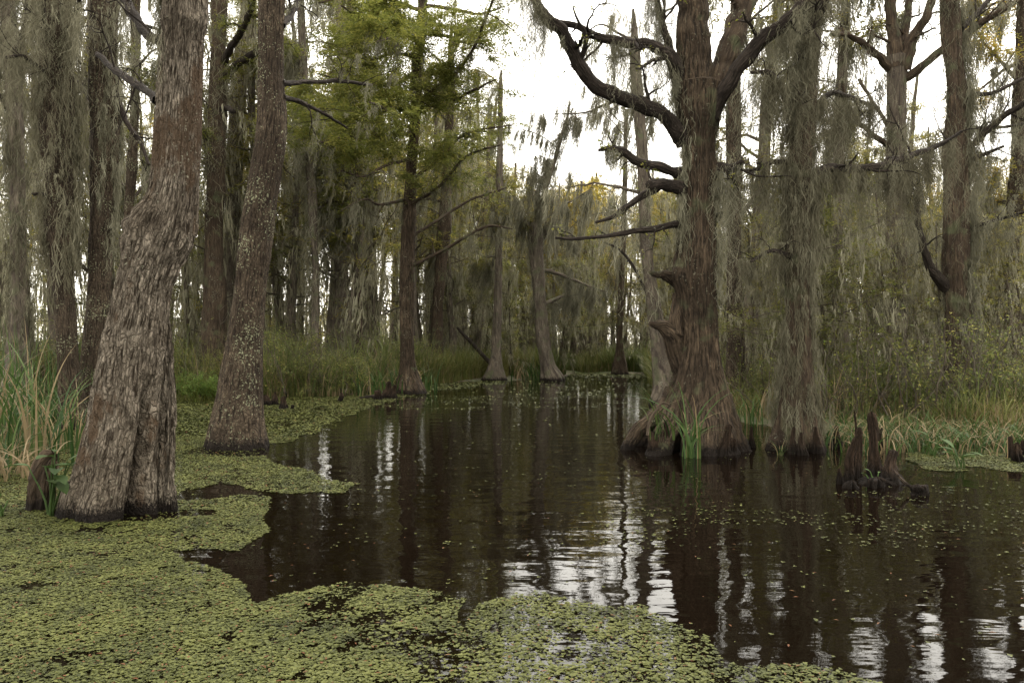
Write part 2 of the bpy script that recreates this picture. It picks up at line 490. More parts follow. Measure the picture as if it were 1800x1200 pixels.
class Tree:
    def __init__(self, name, label, rows, d, mat, seed, top=9., cat='tree', group=None, res=(48, 160), amp=.03, lobes=None, ridge=0., extra=None, limbmat=None, rscale=9.):
        self.rng = np.random.default_rng(seed)
        self.d = d; self.seed = seed
        pts = sections(rows, d, top)
        base = pts[0][:3].copy(); base[2] = 0
        self.root = empty(name, base, label, cat, group)
        cr = catmull(pts, res[1])
        self.path, self.rad = cr[:, :3], np.clip(cr[:, 3], .01, None)
        mb = MB()
        tube(mb, self.path, self.rad, res[0], bark_disp(seed, amp, lobes, extra, ridge, rscale))
        mb.build('trunk', mat, self.root)
        self.lm = limbmat or mat
        self.twmb = MB(); self.moss = MB(); self.leaf = MB()
        self.limbs = []
        self.tw = []

    def limb(self, pts, dd=0., name='limb', mat=None, tw=5, twL=.8, amp=.012, sides=14, n=40):
        q = limb_pts(pts, self.d, dd)
        cr = catmull(q, n)
        pa, ra = cr[:, :3], np.clip(cr[:, 3], .004, None)
        pa = pa + .5 * np.minimum(ra, .06)[:, None] * np.stack([noise(pa * 5 + k * 9.7) for k in range(3)], -1)
        mb = MB()
        sd = self.seed * 7 + len(self.limbs)

        def dsp(dirs, path, rad, s):
            qv = path[:, None] * 7 + dirs * 1.5 + sd
            return np.minimum(rad, .07)[:, None] * (.26 * fbm(qv, 3) + .3 * np.clip(noise(qv * .45 + 40) - .35, 0, 1)) + .008 * np.abs(noise(qv * [6, 6, 1]))
        tube(mb, pa, ra, sides, dsp)
        if tw:
            self.tw += twigs(mb, pa, ra, tw, twL, self.rng, lift=.02, droop=.12, levels=2)
        mb.build(name, mat or self.lm, self.root)
        self.limbs.append((pa, ra))
        return pa, ra

    def hang(self, paths, per_m, L, s=.05, n=40, w=.012, segs=7, wav=.1, slant=(-.03, 0), t0=0.):
        """moss beards under a set of paths"""
        for pa in paths:
            ln = np.sum(np.linalg.norm(np.diff(pa, axis=0), axis=1))
            k = self.rng.poisson(ln * per_m * .5)
            if k == 0: continue
            f = self.rng.uniform(t0, 1, k) * (len(pa) - 1)
            i = f.astype(int).clip(0, len(pa) - 2)
            c = pa[i] + (pa[i + 1] - pa[i]) * (f - i)[:, None]
            LL = .8 * L * self.rng.gamma(1.8, .5, k).clip(.15, 2.4)
            festoons(self.moss, c, LL, s * self.rng.gamma(2.5, .42, k).clip(.3, 2.6), int(n * 1.4), w * .7, segs, wav, slant, self.rng)

    def shag(self, z0, z1, n, L=.35, w=.01, out=1.02, side=None, front=True, sd=.02):
        """moss clinging to the trunk"""
        n = int(n / 38)
        z = self.rng.uniform(z0, z1, n)
        pz = self.path[:, 2]
        o = np.argsort(pz)
        a = self.rng.uniform(0, 2 * np.pi, n)
        if side is not None:
            a = self.rng.normal(side[0], side[1], n)
        keep = fbm(np.stack([np.cos(a) * 1.2 + self.seed, np.sin(a) * 1.2, z * .9], -1), 2) > -.1
        z, a = z[keep], a[keep]
        m = len(z)
        if m == 0: return
        LL = L * 1.5 * self.rng.gamma(2.5, .42, m).clip(.3, 2.5)
        zc = z - LL * .4          # clumps follow the trunk where it leans
        c = np.stack([np.interp(zc, pz[o], self.path[o, k]) for k in range(2)], -1)
        r = np.interp(zc, pz[o], self.rad[o]) * out + np.abs(self.rng.normal(0, sd, m)) + .015
        p = np.column_stack([c + np.stack([np.cos(a), np.sin(a)], -1) * r[:, None], z])
        festoons(self.moss, p, LL, .035 * self.rng.uniform(.6, 1.8, m), 34, w, 4, .09, (0, 0), self.rng)

    def foliate(self, paths, k, zmin=4., L=.5, n=14, lf=.1):
        for pa in paths:
            if pa[:, 2].mean() < zmin: continue
            i = self.rng.integers(0, len(pa), k)
            d = self.rng.normal(0, 1, (k, 3)); d[:, 2] *= .25
            sprays(self.leaf, pa[i], d, L, n, lf, self.rng, .3, .3)

    def finish(self, mossmat=None, leafm=None):
        if self.twmb.n: self.twmb.build('twigs', self.lm, self.root)
        if self.moss.n: self.moss.build('hanging_moss', mossmat or M_MOSS, self.root)['kind'] = 'stuff'
        if self.leaf.n: self.leaf.build('foliage', leafm or M_GREEN, self.root)


def zpy(py, d):
    return CH - (py - 600) / F * d


# --- the big plated trunk at the left
D1 = 7.0


def t1_extra(dirs, path, rad, th):
    z = path[:, 2:3]
    g = lambda a, s: np.exp(-((np.angle(np.exp(1j * (th - a)))) / s) ** 2)
    out = -rad[:, None] * .85 * g(-.55, .19) * np.clip((1.25 - z) / .9, 0, 1) ** .6
    out = out + rad[:, None] * .04 * g(-.15, .3) * np.clip((1.3 - z) / .9, 0, 1)
    zb = zpy(415, D1)
    out = out + .04 * g(-2.5, .7) * np.exp(-((z - zb) / .16) ** 2)
    out = out - .05 * g(-1.75, .18) * np.exp(-((z - zb + .02) / .22) ** 2)
    out = out + .035 * g(-.8, .6) * np.exp(-((z - zpy(45, D1)) / .12) ** 2)
    out = out + rad[:, None] * .2 * np.exp(-z.clip(0) / .28) * (np.abs(np.cos(2.5 * th + .5)) - .5)
    out = out + .05 * np.abs(noise(np.stack([dirs[..., 0] * 7, dirs[..., 1] * 7, np.broadcast_to(z * 7, th.shape)], -1))) * np.exp(-((z - zb) / .3) ** 2)
    return out


t = Tree('tupelo_tree', 'thick leaning tree with pale grey plated bark, nearest at the left edge of the water', [
    (-60, 282, 352), (0, 286, 362), (40, 284, 361), (60, 286, 356), (100, 281, 355), (200, 275, 352), (300, 270, 347), (350, 262, 344), (385, 248, 338), (410, 236, 333), (450, 222, 318),
    (500, 211, 300), (550, 201, 294), (600, 187, 290), (650, 176, 287), (700, 166, 285), (750, 156, 283), (800, 142, 279), (850, 132, 276), (890, 118, 277)],
    D1, M_TUP, 5, top=8., res=(260, 620), amp=.022, ridge=.02, extra=t1_extra, rscale=10., limbmat=M_LIMB)
# hollow side buttress and the dark broken root at its left
for pts, w in (([(292, 560, 10), (297, 640, 20), (298, 720, 26), (296, 800, 30), (294, 850, 30), (292, 905, 36)], .25),
               ([(96, 797, 16), (86, 808, 34), (78, 830, 44), (74, 870, 48), (72, 915, 54)], -.25)):
    q = limb_pts(pts, 7.05 if w > 0 else 7.15)
    cr = catmull(q, 90)
    mb = MB()
    tube(mb, cr[:, :3], cr[:, 3], 64, bark_disp(9, .03, None, None, .035, 5.))
    mb.build('buttress', M_TUP if w > 0 else M_BR, t.root)
t.limb([(285, 70, 16), (262, 62, 15), (240, 35, 14), (215, -10, 13)], .8, mat=M_LIMB, tw=3)
t.limb([(275, 178, 13), (255, 158, 12), (225, 140, 11), (200, 122, 10), (170, 95, 7)], 1.5, mat=M_LIMB, tw=5, twL=.6)
t.hang([t.limbs[0][0]], 10, .5, .06, 60, .006, wav=.08)
t.shag(zpy(120, 7), zpy(-80, 7), 2600, .22, .006, side=(3.0, .5), sd=.03)
t.finish()

# --- second trunk, lichen covered
t = Tree('tupelo_tree', 'straight brown trunk spotted with pale lichen, standing in the green mat beside open water', [
    (-60, 458, 500), (0, 456, 500), (100, 454, 497), (150, 453, 499), (200, 452, 503), (250, 448, 501), (300, 440, 493), (350, 432, 486), (400, 425, 480), (450, 420, 475), (500, 416, 468),
    (550, 408, 464), (600, 400, 461), (650, 390, 459), (700, 382, 459), (750, 371, 463), (787, 362, 470)],
    11.35, M_LICH, 6, top=10., res=(150, 420), amp=.02, ridge=.012, lobes=(6, .1, .5), limbmat=M_LIMB)
t.limb([(495, 45, 10), (508, 30, 9), (522, 8, 8), (530, -30, 6)], 1.)
t.limb([(495, 147, 9), (540, 145, 7), (600, 143, 6), (655, 150, 3)], 2., twL=.7)
t.limb([(497, 172, 9), (530, 180, 7), (570, 200, 5), (610, 225, 3)], 1.5, twL=.7)
t.hang(t.tw, 3, .35, .04, 30, .009)
t.finish()

# --- twin stems behind it
t = Tree('cypress_tree', 'reddish brown trunk with forked dark branches, standing behind the lichen spotted trunk', [
    (-60, 374, 402), (0, 373, 402), (60, 374, 398), (100, 372, 396), (200, 367, 397), (300, 366, 395), (400, 362, 391), (500, 358, 395), (600, 355, 398), (680, 346, 402)],
    24., M_BR, 7, top=16., res=(60, 200), amp=.04, ridge=.02, lobes=(7, .15, .8), limbmat=M_LIMB)
t.limb([(393, 112, 12), (405, 85, 11), (425, 55, 10), (440, 20, 9), (450, -20, 7)], -2)
t.limb([(397, 135, 13), (420, 112, 12), (450, 92, 11), (475, 60, 9)], -1)
t.limb([(385, 195, 9), (400, 192, 8), (410, 197, 7)], -1, tw=0)
t.limb([(368, 245, 9), (350, 225, 8), (335, 200, 6)], -2)
t.hang([t.path], 4, 2.2, .3, 60, .02, t0=.3)
t.hang(t.tw, 2, 1.2, .12, 30, .02)
t.foliate(t.tw, 9, 7.)
t.finish()
t = Tree('cypress_tree', 'thinner mossy trunk rising just right of the forked reddish trunk', [
    (-60, 432, 452), (0, 426, 448), (100, 412, 436), (200, 404, 430), (300, 398, 426), (400, 396, 420), (500, 392, 416), (600, 388, 416), (660, 380, 420)],
    27., M_BG, 8, top=17., res=(48, 160), amp=.04, lobes=(6, .15, .8), limbmat=M_LIMB)
t.hang([t.path], 5, 2.2, .3, 60, .02, t0=.2)
t.finish()

# --- trunks behind the big one at the left edge
t = Tree('cypress_tree', 'straight grey brown trunk speckled with lichen, directly left of the big plated tree', [
    (-60, 165, 206), (0, 163, 206), (100, 160, 204), (200, 160, 208), (300, 160, 204), (400, 158, 196), (500, 156, 192), (600, 146, 187), (680, 134, 180), (745, 120, 184)],
    14.2, M_LICH, 10, top=12., res=(90, 240), amp=.03, ridge=.015, lobes=(6, .15, .7), limbmat=M_LIMB)
t.limb([(200, 150, 8), (220, 210, 8), (245, 250, 6), (262, 290, 4)], -.5, twL=.6)
t.limb([(165, 180, 8), (140, 150, 7), (110, 130, 5)], 1., twL=.6)
t.hang([t.path], 7, .9, .16, 70, .01, t0=.4)
t.hang(t.tw, 6, .6, .05, 30, .01)
t.shag(zpy(420, 14), zpy(-40, 14), 5000, .35, .01, side=(-.4, .8), sd=.05)
t.finish()
t = Tree('cypress_tree', 'trunk shaggy with grey moss down to reed height, near the left edge of the picture', [
    (-60, 74, 122), (0, 75, 124), (100, 72, 124), (200, 72, 126), (300, 76, 126), (400, 80, 125), (450, 90, 127), (550, 100, 131), (650, 104, 140), (745, 106, 156)],
    13.6, M_LICH, 12, top=12., res=(90, 240), amp=.03, ridge=.015, lobes=(6, .15, .7), limbmat=M_LIMB)
t.limb([(80, 90, 10), (82, 60, 9), (74, 20, 8), (65, -30, 6)], -1)
t.limb([(115, 60, 10), (130, 35, 9), (142, -10, 7)], -1)
t.limb([(100, 150, 8), (65, 118, 7), (40, 100, 5), (10, 102, 4)], -1.)
t.limb([(100, 350, 7), (75, 342, 6), (58, 340, 4)], -.5, tw=2)
t.hang([t.path], 16, 1.1, .2, 80, .01, t0=.35)
t.hang([l[0] for l in t.limbs], 8, .8, .08, 60, .01)
t.hang(t.tw, 5, .7, .05, 30, .01)
t.shag(zpy(460, 14), zpy(-40, 14), 14000, .4, .011, sd=.09)
t.finish(M_MOSSD)
t = Tree('cypress_tree', 'moss bearded trunk cut by the left picture edge, behind the tall reeds', [
    (-60, 0, 26), (0, 2, 26), (200, 14, 38), (400, 20, 44), (550, 18, 46), (700, 8, 52)],
    19., M_BG, 13, top=14., res=(60, 160), amp=.04, lobes=(6, .15, .7), limbmat=M_LIMB)
t.limb([(20, 200, 8), (-10, 160, 7), (-40, 150, 6)], 0)
t.limb([(20, 120, 8), (40, 60, 7), (48, -10, 6)], -2)
t.hang([t.path], 14, 1.6, .22, 80, .014, t0=.2)
t.hang([l[0] for l in t.limbs] + t.tw, 5, 1.0, .08, 40, .012)
t.shag(1, 9, 5000, .5, .014, sd=.1)
t.finish(M_MOSSD)

# --- the tall green cypress left of the middle
t = Tree('cypress_tree', 'tall slim cypress with feathery green branches, on the bank left of the middle', [
    (-60, 740, 756), (0, 735, 752), (60, 731, 750), (130, 723, 742), (200, 722, 739), (300, 714, 732), (400, 707, 729), (500, 703, 728), (550, 703, 726), (600, 704, 727), (650, 702, 732), (692, 694, 746)],
    22.8, M_CYP, 14, top=16., res=(60, 220), amp=.03, ridge=.015, lobes=(7, .2, .7), limbmat=M_BR)
rg = t.rng
green_limbs = [
    ([(738, 70, 7), (690, 60, 5), (640, 40, 4), (600, 10, 2)], -3), ([(740, 60, 8), (775, 62, 6), (820, 75, 4), (860, 70, 2)], -2),
    ([(730, 130, 8), (680, 150, 6), (620, 145, 4), (560, 130, 2)], -5), ([(728, 190, 8), (665, 195, 6), (600, 215, 4), (530, 200, 2)], -4),
    ([(725, 235, 8), (650, 240, 6), (590, 245, 4), (545, 255, 2)], -6), ([(733, 100, 7), (690, 95, 5), (650, 105, 4), (600, 95, 2)], -2),
    ([(740, 20, 7), (700, 5, 5), (640, -10, 4), (560, 5, 2)], -4), ([(745, 10, 7), (790, 15, 5), (840, 25, 4), (880, 15, 2)], -1),
    ([(735, 185, 9), (760, 160, 7), (800, 130, 6), (835, 80, 5), (850, 40, 5), (872, -10, 4)], -4),
    ([(735, 150, 6), (790, 175, 5), (830, 160, 4), (870, 140, 3)], -3), ([(722, 280, 6), (680, 290, 5), (640, 310, 3), (600, 300, 2)], -4),
    ([(722, 320, 6), (770, 280, 5), (820, 235, 4), (900, 220, 2)], 1), ([(722, 360, 6), (770, 330, 5), (820, 275, 4), (880, 255, 2)], -2),
    ([(718, 420, 6), (780, 380, 5), (830, 350, 4), (890, 330, 3)], 2), ([(718, 470, 6), (780, 440, 5), (850, 400, 4), (900, 402, 2)], -2),
    ([(715, 350, 6), (670, 360, 4), (640, 350, 3), (600, 370, 2)], -3), ([(730, 160, 6), (690, 190, 5), (650, 180, 3)], -7), ([(736, 40, 6), (700, 60, 4), (660, 75, 3)], -6)]
for k, (pts, dd) in enumerate(green_limbs):
    pa, ra = t.limb(pts, dd, tw=9 if k < 13 else 6, twL=1.1, sides=8, n=24)
for pa in t.tw + [l[0][8:] for l in t.limbs]:
    if pa[:, 2].mean() < 5.8: continue
    px = 900 + pa[:, 0].mean() / pa[:, 1].mean() * F
    k = 15 if px < 800 else 6
    i = rg.integers(0, len(pa), k)
    d = nrm(pa[-1] - pa[0]) * .8 + rg.normal(0, .6, (k, 3)); d[:, 2] *= .3
    sprays(t.leaf, pa[i], d, .6, 18, .12, rg, .3, .28)
t.hang([l[0] for l in t.limbs[8:]], 4, .7, .06, 40, .016, slant=(-.1, 0))
t.hang(t.tw, .5, .6, .05, 30, .015)
t.finish(None, M_GREEN)

# --- middle-distance single trees
def simple(name, label, rows, d, mat, seed, **k):
    tp = k.pop('top', 14.); mo = k.pop('moss', 4); ml = k.pop('mlen', 1.4); nl = k.pop('nl', 6); lv = k.pop('leaf', None); z0 = k.pop('t0', .35)
    t = Tree(name, label, rows, d, mat, seed, top=tp, res=(40, 140), amp=.04, lobes=k.pop('lobes', (6, .2, .6)), ridge=.01, limbmat=M_BG)
    rg = t.rng
    for j in range(nl):
        i = int(rg.uniform(z0, .95) * len(t.path))
        a = rg.uniform(0, 6.28)
        dv = np.array([np.cos(a), np.sin(a) * .7, rg.uniform(.1, .7)])
        pp = grow(t.path[i], dv, rg.uniform(1.2, 3.2), 12, .16, .03, .12, rg)
        rr = np.linspace(t.rad[i] * .4, .012, 12)
        mb = MB(); tube(mb, pp, rr, 8)
        t.limbs.append((pp, rr))
        t.tw += twigs(mb, pp, rr, 5, .9, rg, levels=2)
        mb.build('limb', M_BG, t.root)
    t.hang([l[0] for l in t.limbs] + t.tw, mo, ml, .07, 36, .022, segs=4, slant=(-.12, 0))
    t.hang([t.path], mo * .8, ml, .22, 50, .02, slant=(-.1, 0), t0=.25)
    if lv:
        for pa in t.tw:
            n = 6
            i = rg.integers(0, len(pa), n)
            dr = rg.normal(0, 1, (n, 3)); dr[:, 2] *= .25
            sprays(t.leaf, pa[i], dr, .5, 14, .12, rg, .3, .32)
    t.finish(None, lv)
    return t


simple('cypress_tree', 'brown trunk at the water edge right of the tall green cypress', [(150, 785, 798), (300, 778, 794), (400, 770, 792), (500, 762, 782), (600, 756, 778), (665, 748, 782)], 31., M_BR, 20, top=14, leaf=M_OLIVE)
simple('cypress_tree', 'slim tree with a spreading wet foot, alone at the far waterline', [(180, 876, 884), (300, 873, 883), (400, 871, 882), (500, 869, 881), (580, 866, 881), (630, 862, 881), (655, 856, 886), (672, 848, 890)], 30.5, M_BG, 21, top=12, leaf=M_OLIVE, nl=5, moss=3)
simple('cypress_tree', 'crooked broken topped trunk thick with moss at the far waterline', [(200, 997, 1001), (240, 984, 990), (300, 966, 973), (350, 950, 958), (390, 938, 949), (402, 929, 953), (450, 930, 955), (500, 936, 958), (560, 940, 962), (600, 944, 966), (640, 950, 974), (668, 950, 990)], 30.5, M_BG, 22, top=10.8, nl=10, moss=9, mlen=1.0, t0=.25)
simple('cypress_tree', 'thin dark stem standing alone in the far right of the channel', [(200, 1098, 1104), (350, 1094, 1102), (500, 1088, 1097), (600, 1084, 1094), (658, 1076, 1102)], 36., M_BR, 23, top=11, nl=5)
simple('cypress_tree', 'grey trunk leaning right behind the great buttressed cypress', [(150, 1110, 1128), (300, 1122, 1140), (450, 1128, 1146), (540, 1138, 1162), (600, 1148, 1176), (680, 1150, 1190), (710, 1145, 1196)], 19., M_BG, 24, top=9.5, nl=4, moss=3)
simple('cypress_tree', 'narrow pale trunk just right of the great buttressed cypress', [(-40, 1285, 1300), (100, 1282, 1300), (200, 1278, 1302), (400, 1279, 1303), (600, 1280, 1306), (715, 1272, 1318)], 17.5, M_LICH, 25, top=10, leaf=M_OLIVE, nl=4, moss=5)
simple('cypress_tree', 'slender leafy trunk between the two moss draped trees at the right', [(-40, 1480, 1495), (200, 1468, 1486), (400, 1462, 1482), (600, 1466, 1490), (705, 1458, 1500)], 20., M_BG, 26, top=11, nl=8, moss=7, leaf=M_OLIVE)
simple('cypress_tree', 'lichen pale trunk near the right edge with gold leaves behind', [(-40, 1790, 1806), (150, 1783, 1802), (300, 1776, 1798), (450, 1768, 1790), (600, 1770, 1794), (700, 1762, 1800)], 20., M_LICH, 27, top=11, leaf=M_GOLD, nl=8, moss=5)
simple('cypress_tree', 'grey trunk on the left bank between green cypress and lichen trunk', [(-40, 520, 532), (200, 530, 544), (400, 545, 558), (600, 548, 562), (690, 540, 572)], 25., M_BG, 28, top=14, leaf=M_GREEN, nl=8, moss=5)
simple('cypress_tree', 'dark mossy trunk on the left bank nearest the green cypress', [(100, 610, 620), (300, 616, 628), (500, 620, 634), (600, 622, 640), (688, 612, 650)], 26., M_BR, 29, top=14, leaf=M_GREEN, nl=8, moss=5)
simple('cypress_tree', 'pale narrow trunk seen just left of the leaning plated tree', [(-40, 232, 246), (200, 230, 244), (400, 218, 232), (600, 210, 226), (700, 205, 232)], 21., M_LICH, 30, top=12, leaf=M_GREEN, nl=5, moss=5)

# --- the great buttressed cypress
DC = 11.4


def c_extra(dirs, path, rad, th):
    z = path[:, 2:3]
    g = lambda a, s: np.exp(-((np.angle(np.exp(1j * (th - a)))) / s) ** 2)
    out = .10 * g(-2.6, .5) * np.exp(-((z - zpy(487, DC)) / .16) ** 2)
    out = out + .06 * g(-.4, .5) * np.exp(-((z - zpy(300, DC)) / .12) ** 2)
    out = out + .05 * g(-2.2, .4) * np.exp(-((z - zpy(215, DC)) / .2) ** 2)
    fl = np.abs(np.cos(th * 6.5 + 2 * noise(np.stack([th * 0, th * 0 + 3, z * 1.2 + th * 0], -1)))) ** .8 - .6
    out = out + rad[:, None] * .22 * fl * np.exp(-np.clip(z, 0, None) / .75)
    return out


t = Tree('cypress_tree', 'great cypress with fluted buttress foot and wide dark limbs, standing in the water', [
    (150, 1188, 1268), (185, 1189, 1268), (220, 1196, 1262), (250, 1200, 1256), (300, 1201, 1256), (350, 1201, 1257), (400, 1197, 1258), (450, 1187, 1258), (500, 1186, 1258), (550, 1190, 1261), (600, 1193, 1263),
    (650, 1187, 1267), (690, 1176, 1276), (730, 1160, 1284), (760, 1146, 1292), (790, 1130, 1304)],
    DC, M_CYP, 31, top=None, res=(240, 420), amp=.035, lobes=(7, .36, .45), ridge=.016, extra=c_extra, limbmat=M_LIMB)
t.limb([(1222, 190, 66), (1218, 120, 60), (1216, 50, 54), (1220, -20, 48), (1225, -160, 34)], 0, 'stem', M_CYP, tw=3, sides=60, n=110)
t.limb([(1246, 190, 40), (1268, 125, 40), (1290, 60, 38), (1312, 0, 34), (1335, -90, 24)], .5, 'stem', M_BR, tw=3, sides=40, n=70)
t.limb([(1238, 225, 30), (1250, 195, 30), (1275, 155, 26), (1305, 112, 24), (1340, 72, 23), (1385, 38, 22), (1430, -8, 18), (1480, -60, 12)], -.8, sides=24, n=90)
t.limb([(1205, 255, 32), (1185, 225, 28), (1160, 200, 25), (1125, 184, 24), (1085, 170, 24), (1045, 148, 24), (1022, 118, 22), (1003, 80, 20), (985, 52, 20), (962, 35, 17), (935, -5, 12), (905, -50, 8)], -1.2, sides=24, n=120)
t.limb([(1200, 150, 30), (1186, 120, 24), (1172, 92, 18), (1140, 78, 15), (1100, 76, 14), (1058, 68, 13), (1015, 48, 10), (978, 38, 7)], -.9, sides=20, n=90)
t.limb([(1185, 110, 12), (1170, 60, 11), (1160, 20, 10), (1140, -40, 8)], 0)
t.limb([(1206, 305, 22), (1180, 298, 15), (1150, 291, 14), (1118, 283, 12), (1088, 266, 11), (1068, 262, 8), (1052, 264, 4)], -.6, tw=4, twL=.35, sides=18, n=60)
t.limb([(1208, 338, 26), (1185, 330, 20), (1162, 325, 17), (1140, 327, 14)], -.5, tw=1, twL=.3, sides=18, n=40)
t.limb([(1160, 328, 14), (1135, 342, 11), (1105, 362, 9), (1078, 380, 7), (1048, 391, 4)], -.6, tw=3, twL=.4, sides=14, n=50)
t.limb([(1205, 398, 14), (1180, 397, 11), (1150, 402, 9), (1110, 407, 8), (1060, 416, 6), (1010, 420, 5), (976, 418, 3)], -.7, tw=4, twL=.4, sides=14, n=60)
t.limb([(1210, 500, 46), (1188, 492, 26), (1170, 484, 14), (1152, 482, 9), (1142, 478, 4)], -.35, 'knob', M_CYP, 0, sides=24, n=40)
t.limb([(1205, 655, 40), (1186, 620, 30), (1180, 590, 34), (1168, 576, 26), (1155, 572, 12), (1142, 568, 5)], -.3, 'knob', M_CYP, 0, sides=28, n=50)
t.limb([(1190, 520, 22), (1190, 550, 20), (1184, 590, 24)], -.2, 'knob', M_CYP, 0, sides=20, n=30)
t.limb([(1250, 303, 24), (1268, 294, 16), (1285, 292, 14), (1305, 284, 8)], -.4, tw=3, sides=16, n=30)
t.limb([(1256, 345, 16), (1266, 342, 8), (1270, 338, 4)], -.2, tw=0)
t.limb([(1256, 385, 16), (1265, 380, 8), (1268, 374, 4)], -.2, tw=0)
# spreading roots at the water
for k, (pts, dd) in enumerate([
    ([(1185, 690, 34), (1165, 720, 30), (1140, 745, 26), (1118, 764, 24), (1104, 786, 20), (1096, 808, 18)], -.4),
    ([(1195, 700, 40), (1182, 740, 40), (1165, 775, 40), (1148, 822, 46)], -.9),
    ([(1225, 690, 46), (1222, 740, 44), (1215, 825, 54)], -.9), ([(1255, 690, 42), (1266, 740, 40), (1280, 825, 50)], -.8),
    ([(1265, 690, 30), (1285, 740, 28), (1308, 812, 36)], -.2), ([(1240, 680, 30), (1244, 740, 32), (1248, 825, 42)], -.95)]):
    t.limb(pts, dd, 'buttress_root', M_CYP, 0, sides=28, n=50)
L = t.limbs
t.hang([L[0][0], L[1][0]], 12, .75, .09, 90, .008)
t.hang([L[3][0][30:]], 4, .35, .05, 50, .008)
t.hang([L[3][0][88:]], 30, 1.0, .1, 110, .007)
t.hang([L[4][0][:60]], 16, .9, .09, 80, .008)
t.hang([L[5][0]], 14, .9, .09, 80, .008)
t.hang([L[2][0][20:60]], 5, .5, .06, 60, .008)
t.hang([L[2][0][45:]], 18, .9, .1, 90, .008)
t.hang([L[6][0][45:55]], 30, .5, .05, 110, .007)
t.hang(t.tw, 2, .45, .04, 40, .008)
t.shag(zpy(420, DC), zpy(150, DC), 2500, .3, .008, side=(3.4, .35), sd=.03)
t.shag(zpy(560, DC), zpy(150, DC), 900, .3, .008, side=(-.2, .3), sd=.03)
for pa in t.tw:
    if t.rng.uniform() < .5:
        i = t.rng.integers(2, len(pa), 7)
        leaves(t.leaf, pa[i] + t.rng.normal(0, .03, (7, 3)), .055, .45, .3, t.rng)
t.hang([L[13][0]], 25, 1.4, .12, 120, .008)
t.finish(M_MOSS)

# --- the moss-draped tree right of it
DM = 11.1
t = Tree('cypress_tree', 'tree wrapped in curtains of grey moss, right of the great buttressed cypress', [
    (-60, 1400, 1446), (0, 1400, 1444), (100, 1398, 1440), (200, 1392, 1434), (300, 1386, 1424), (400, 1386, 1424), (500, 1382, 1422), (600, 1382, 1424), (680, 1376, 1428), (740, 1368, 1434), (798, 1356, 1444)],
    DM, M_BR, 33, top=9., res=(150, 320), amp=.035, lobes=(6, .3, .5), ridge=.018, limbmat=M_LIMB)
t.limb([(1410, 120, 18), (1425, 60, 16), (1450, 0, 14), (1475, -60, 10)], -1.)
t.limb([(1400, 200, 12), (1375, 160, 10), (1355, 130, 8), (1320, 128, 4)], -.5)
t.limb([(1405, 320, 14), (1450, 298, 13), (1520, 296, 12), (1570, 285, 11), (1610, 272, 9), (1650, 255, 7), (1690, 232, 4)], 1.2, tw=9, sides=16, n=70)
t.limb([(1415, 250, 10), (1450, 170, 9), (1490, 170, 8), (1540, 190, 5)], 1.0, tw=6)
t.limb([(1405, 460, 8), (1360, 440, 6), (1320, 460, 4)], -.5, tw=6, twL=.5)
t.limb([(1400, 290, 9), (1360, 285, 7), (1320, 300, 5), (1290, 295, 3)], .3, tw=5, twL=.4)
t.hang([t.path], 12, 1.0, .15, 120, .007, wav=.12, t0=.3)
t.hang([t.limbs[0][0], t.limbs[1][0]], 22, 1.0, .14, 110, .009)
t.hang([t.limbs[2][0]], 17, 1.2, .11, 110, .009)
t.hang([t.limbs[3][0], t.limbs[5][0]], 14, 1.1, .1, 90, .009)
t.hang([t.limbs[4][0]], 9, .8, .08, 70, .009)
t.hang(t.tw, 5, .7, .06, 45, .009)
t.shag(.3, 6.2, 22000, .3, .007, sd=.05)
t.finish(M_MOSSD)

# --- right hand trees
t = Tree('cypress_tree', 'grey trunk dividing into three upright forks, in the right part of the wood', [
    (100, 1560, 1596), (140, 1561, 1592), (250, 1560, 1590), (400, 1558, 1592), (600, 1556, 1594), (720, 1545, 1606)],
    16.5, M_BG, 34, top=None, res=(80, 220), amp=.03, lobes=(6, .2, .6), ridge=.015, limbmat=M_BR)
t.limb([(1576, 120, 30), (1570, 60, 20), (1564, 0, 17), (1560, -80, 12)], 0, 'stem', M_BR, sides=24)
t.limb([(1586, 120, 26), (1605, 65, 16), (1630, 25, 13), (1650, -30, 10)], -.5, 'stem', M_BR, sides=24)
t.limb([(1582, 110, 18), (1592, 50, 12), (1600, 0, 10), (1606, -60, 8)], .5, 'stem', M_BR)
t.limb([(1562, 120, 14), (1545, 100, 12), (1520, 80, 10), (1492, 62, 8), (1460, 60, 5)], -.8)
t.limb([(1590, 140, 15), (1620, 118, 13), (1650, 92, 12), (1720, 45, 11), (1770, 12, 9), (1820, -20, 7)], -.9)
t.limb([(1565, 260, 9), (1520, 225, 7), (1490, 200, 6), (1480, 140, 4)], -1., tw=6)
t.limb([(1580, 250, 8), (1540, 190, 6), (1510, 140, 5)], 1., tw=6)
t.hang([l[0] for l in t.limbs], 2.5, .6, .07, 60, .012)
t.hang([t.path], 8, 1.3, .2, 80, .012, t0=.1)
t.hang(t.tw, 2, .5, .05, 40, .012)
t.shag(.5, zpy(150, 16.5), 6000, .5, .012, sd=.06)
t.finish()
t = Tree('cypress_tree', 'dark reddish trunk with long branches reaching to the right picture edge', [
    (-60, 1654, 1684), (0, 1656, 1686), (60, 1658, 1690), (100, 1662, 1690), (200, 1665, 1698), (300, 1662, 1700), (400, 1660, 1700), (480, 1658, 1700), (560, 1662, 1700), (650, 1664, 1702), (735, 1652, 1716)],
    15., M_BR, 35, top=11., res=(90, 260), amp=.045, lobes=(6, .25, .6), ridge=.02, limbmat=M_LIMB)
t.limb([(1668, 510, 22), (1648, 488, 17), (1632, 466, 14), (1622, 430, 11), (1612, 380, 9), (1615, 330, 6)], -.5)
t.limb([(1688, 50, 10), (1710, 30, 8), (1740, 0, 6)], .5)
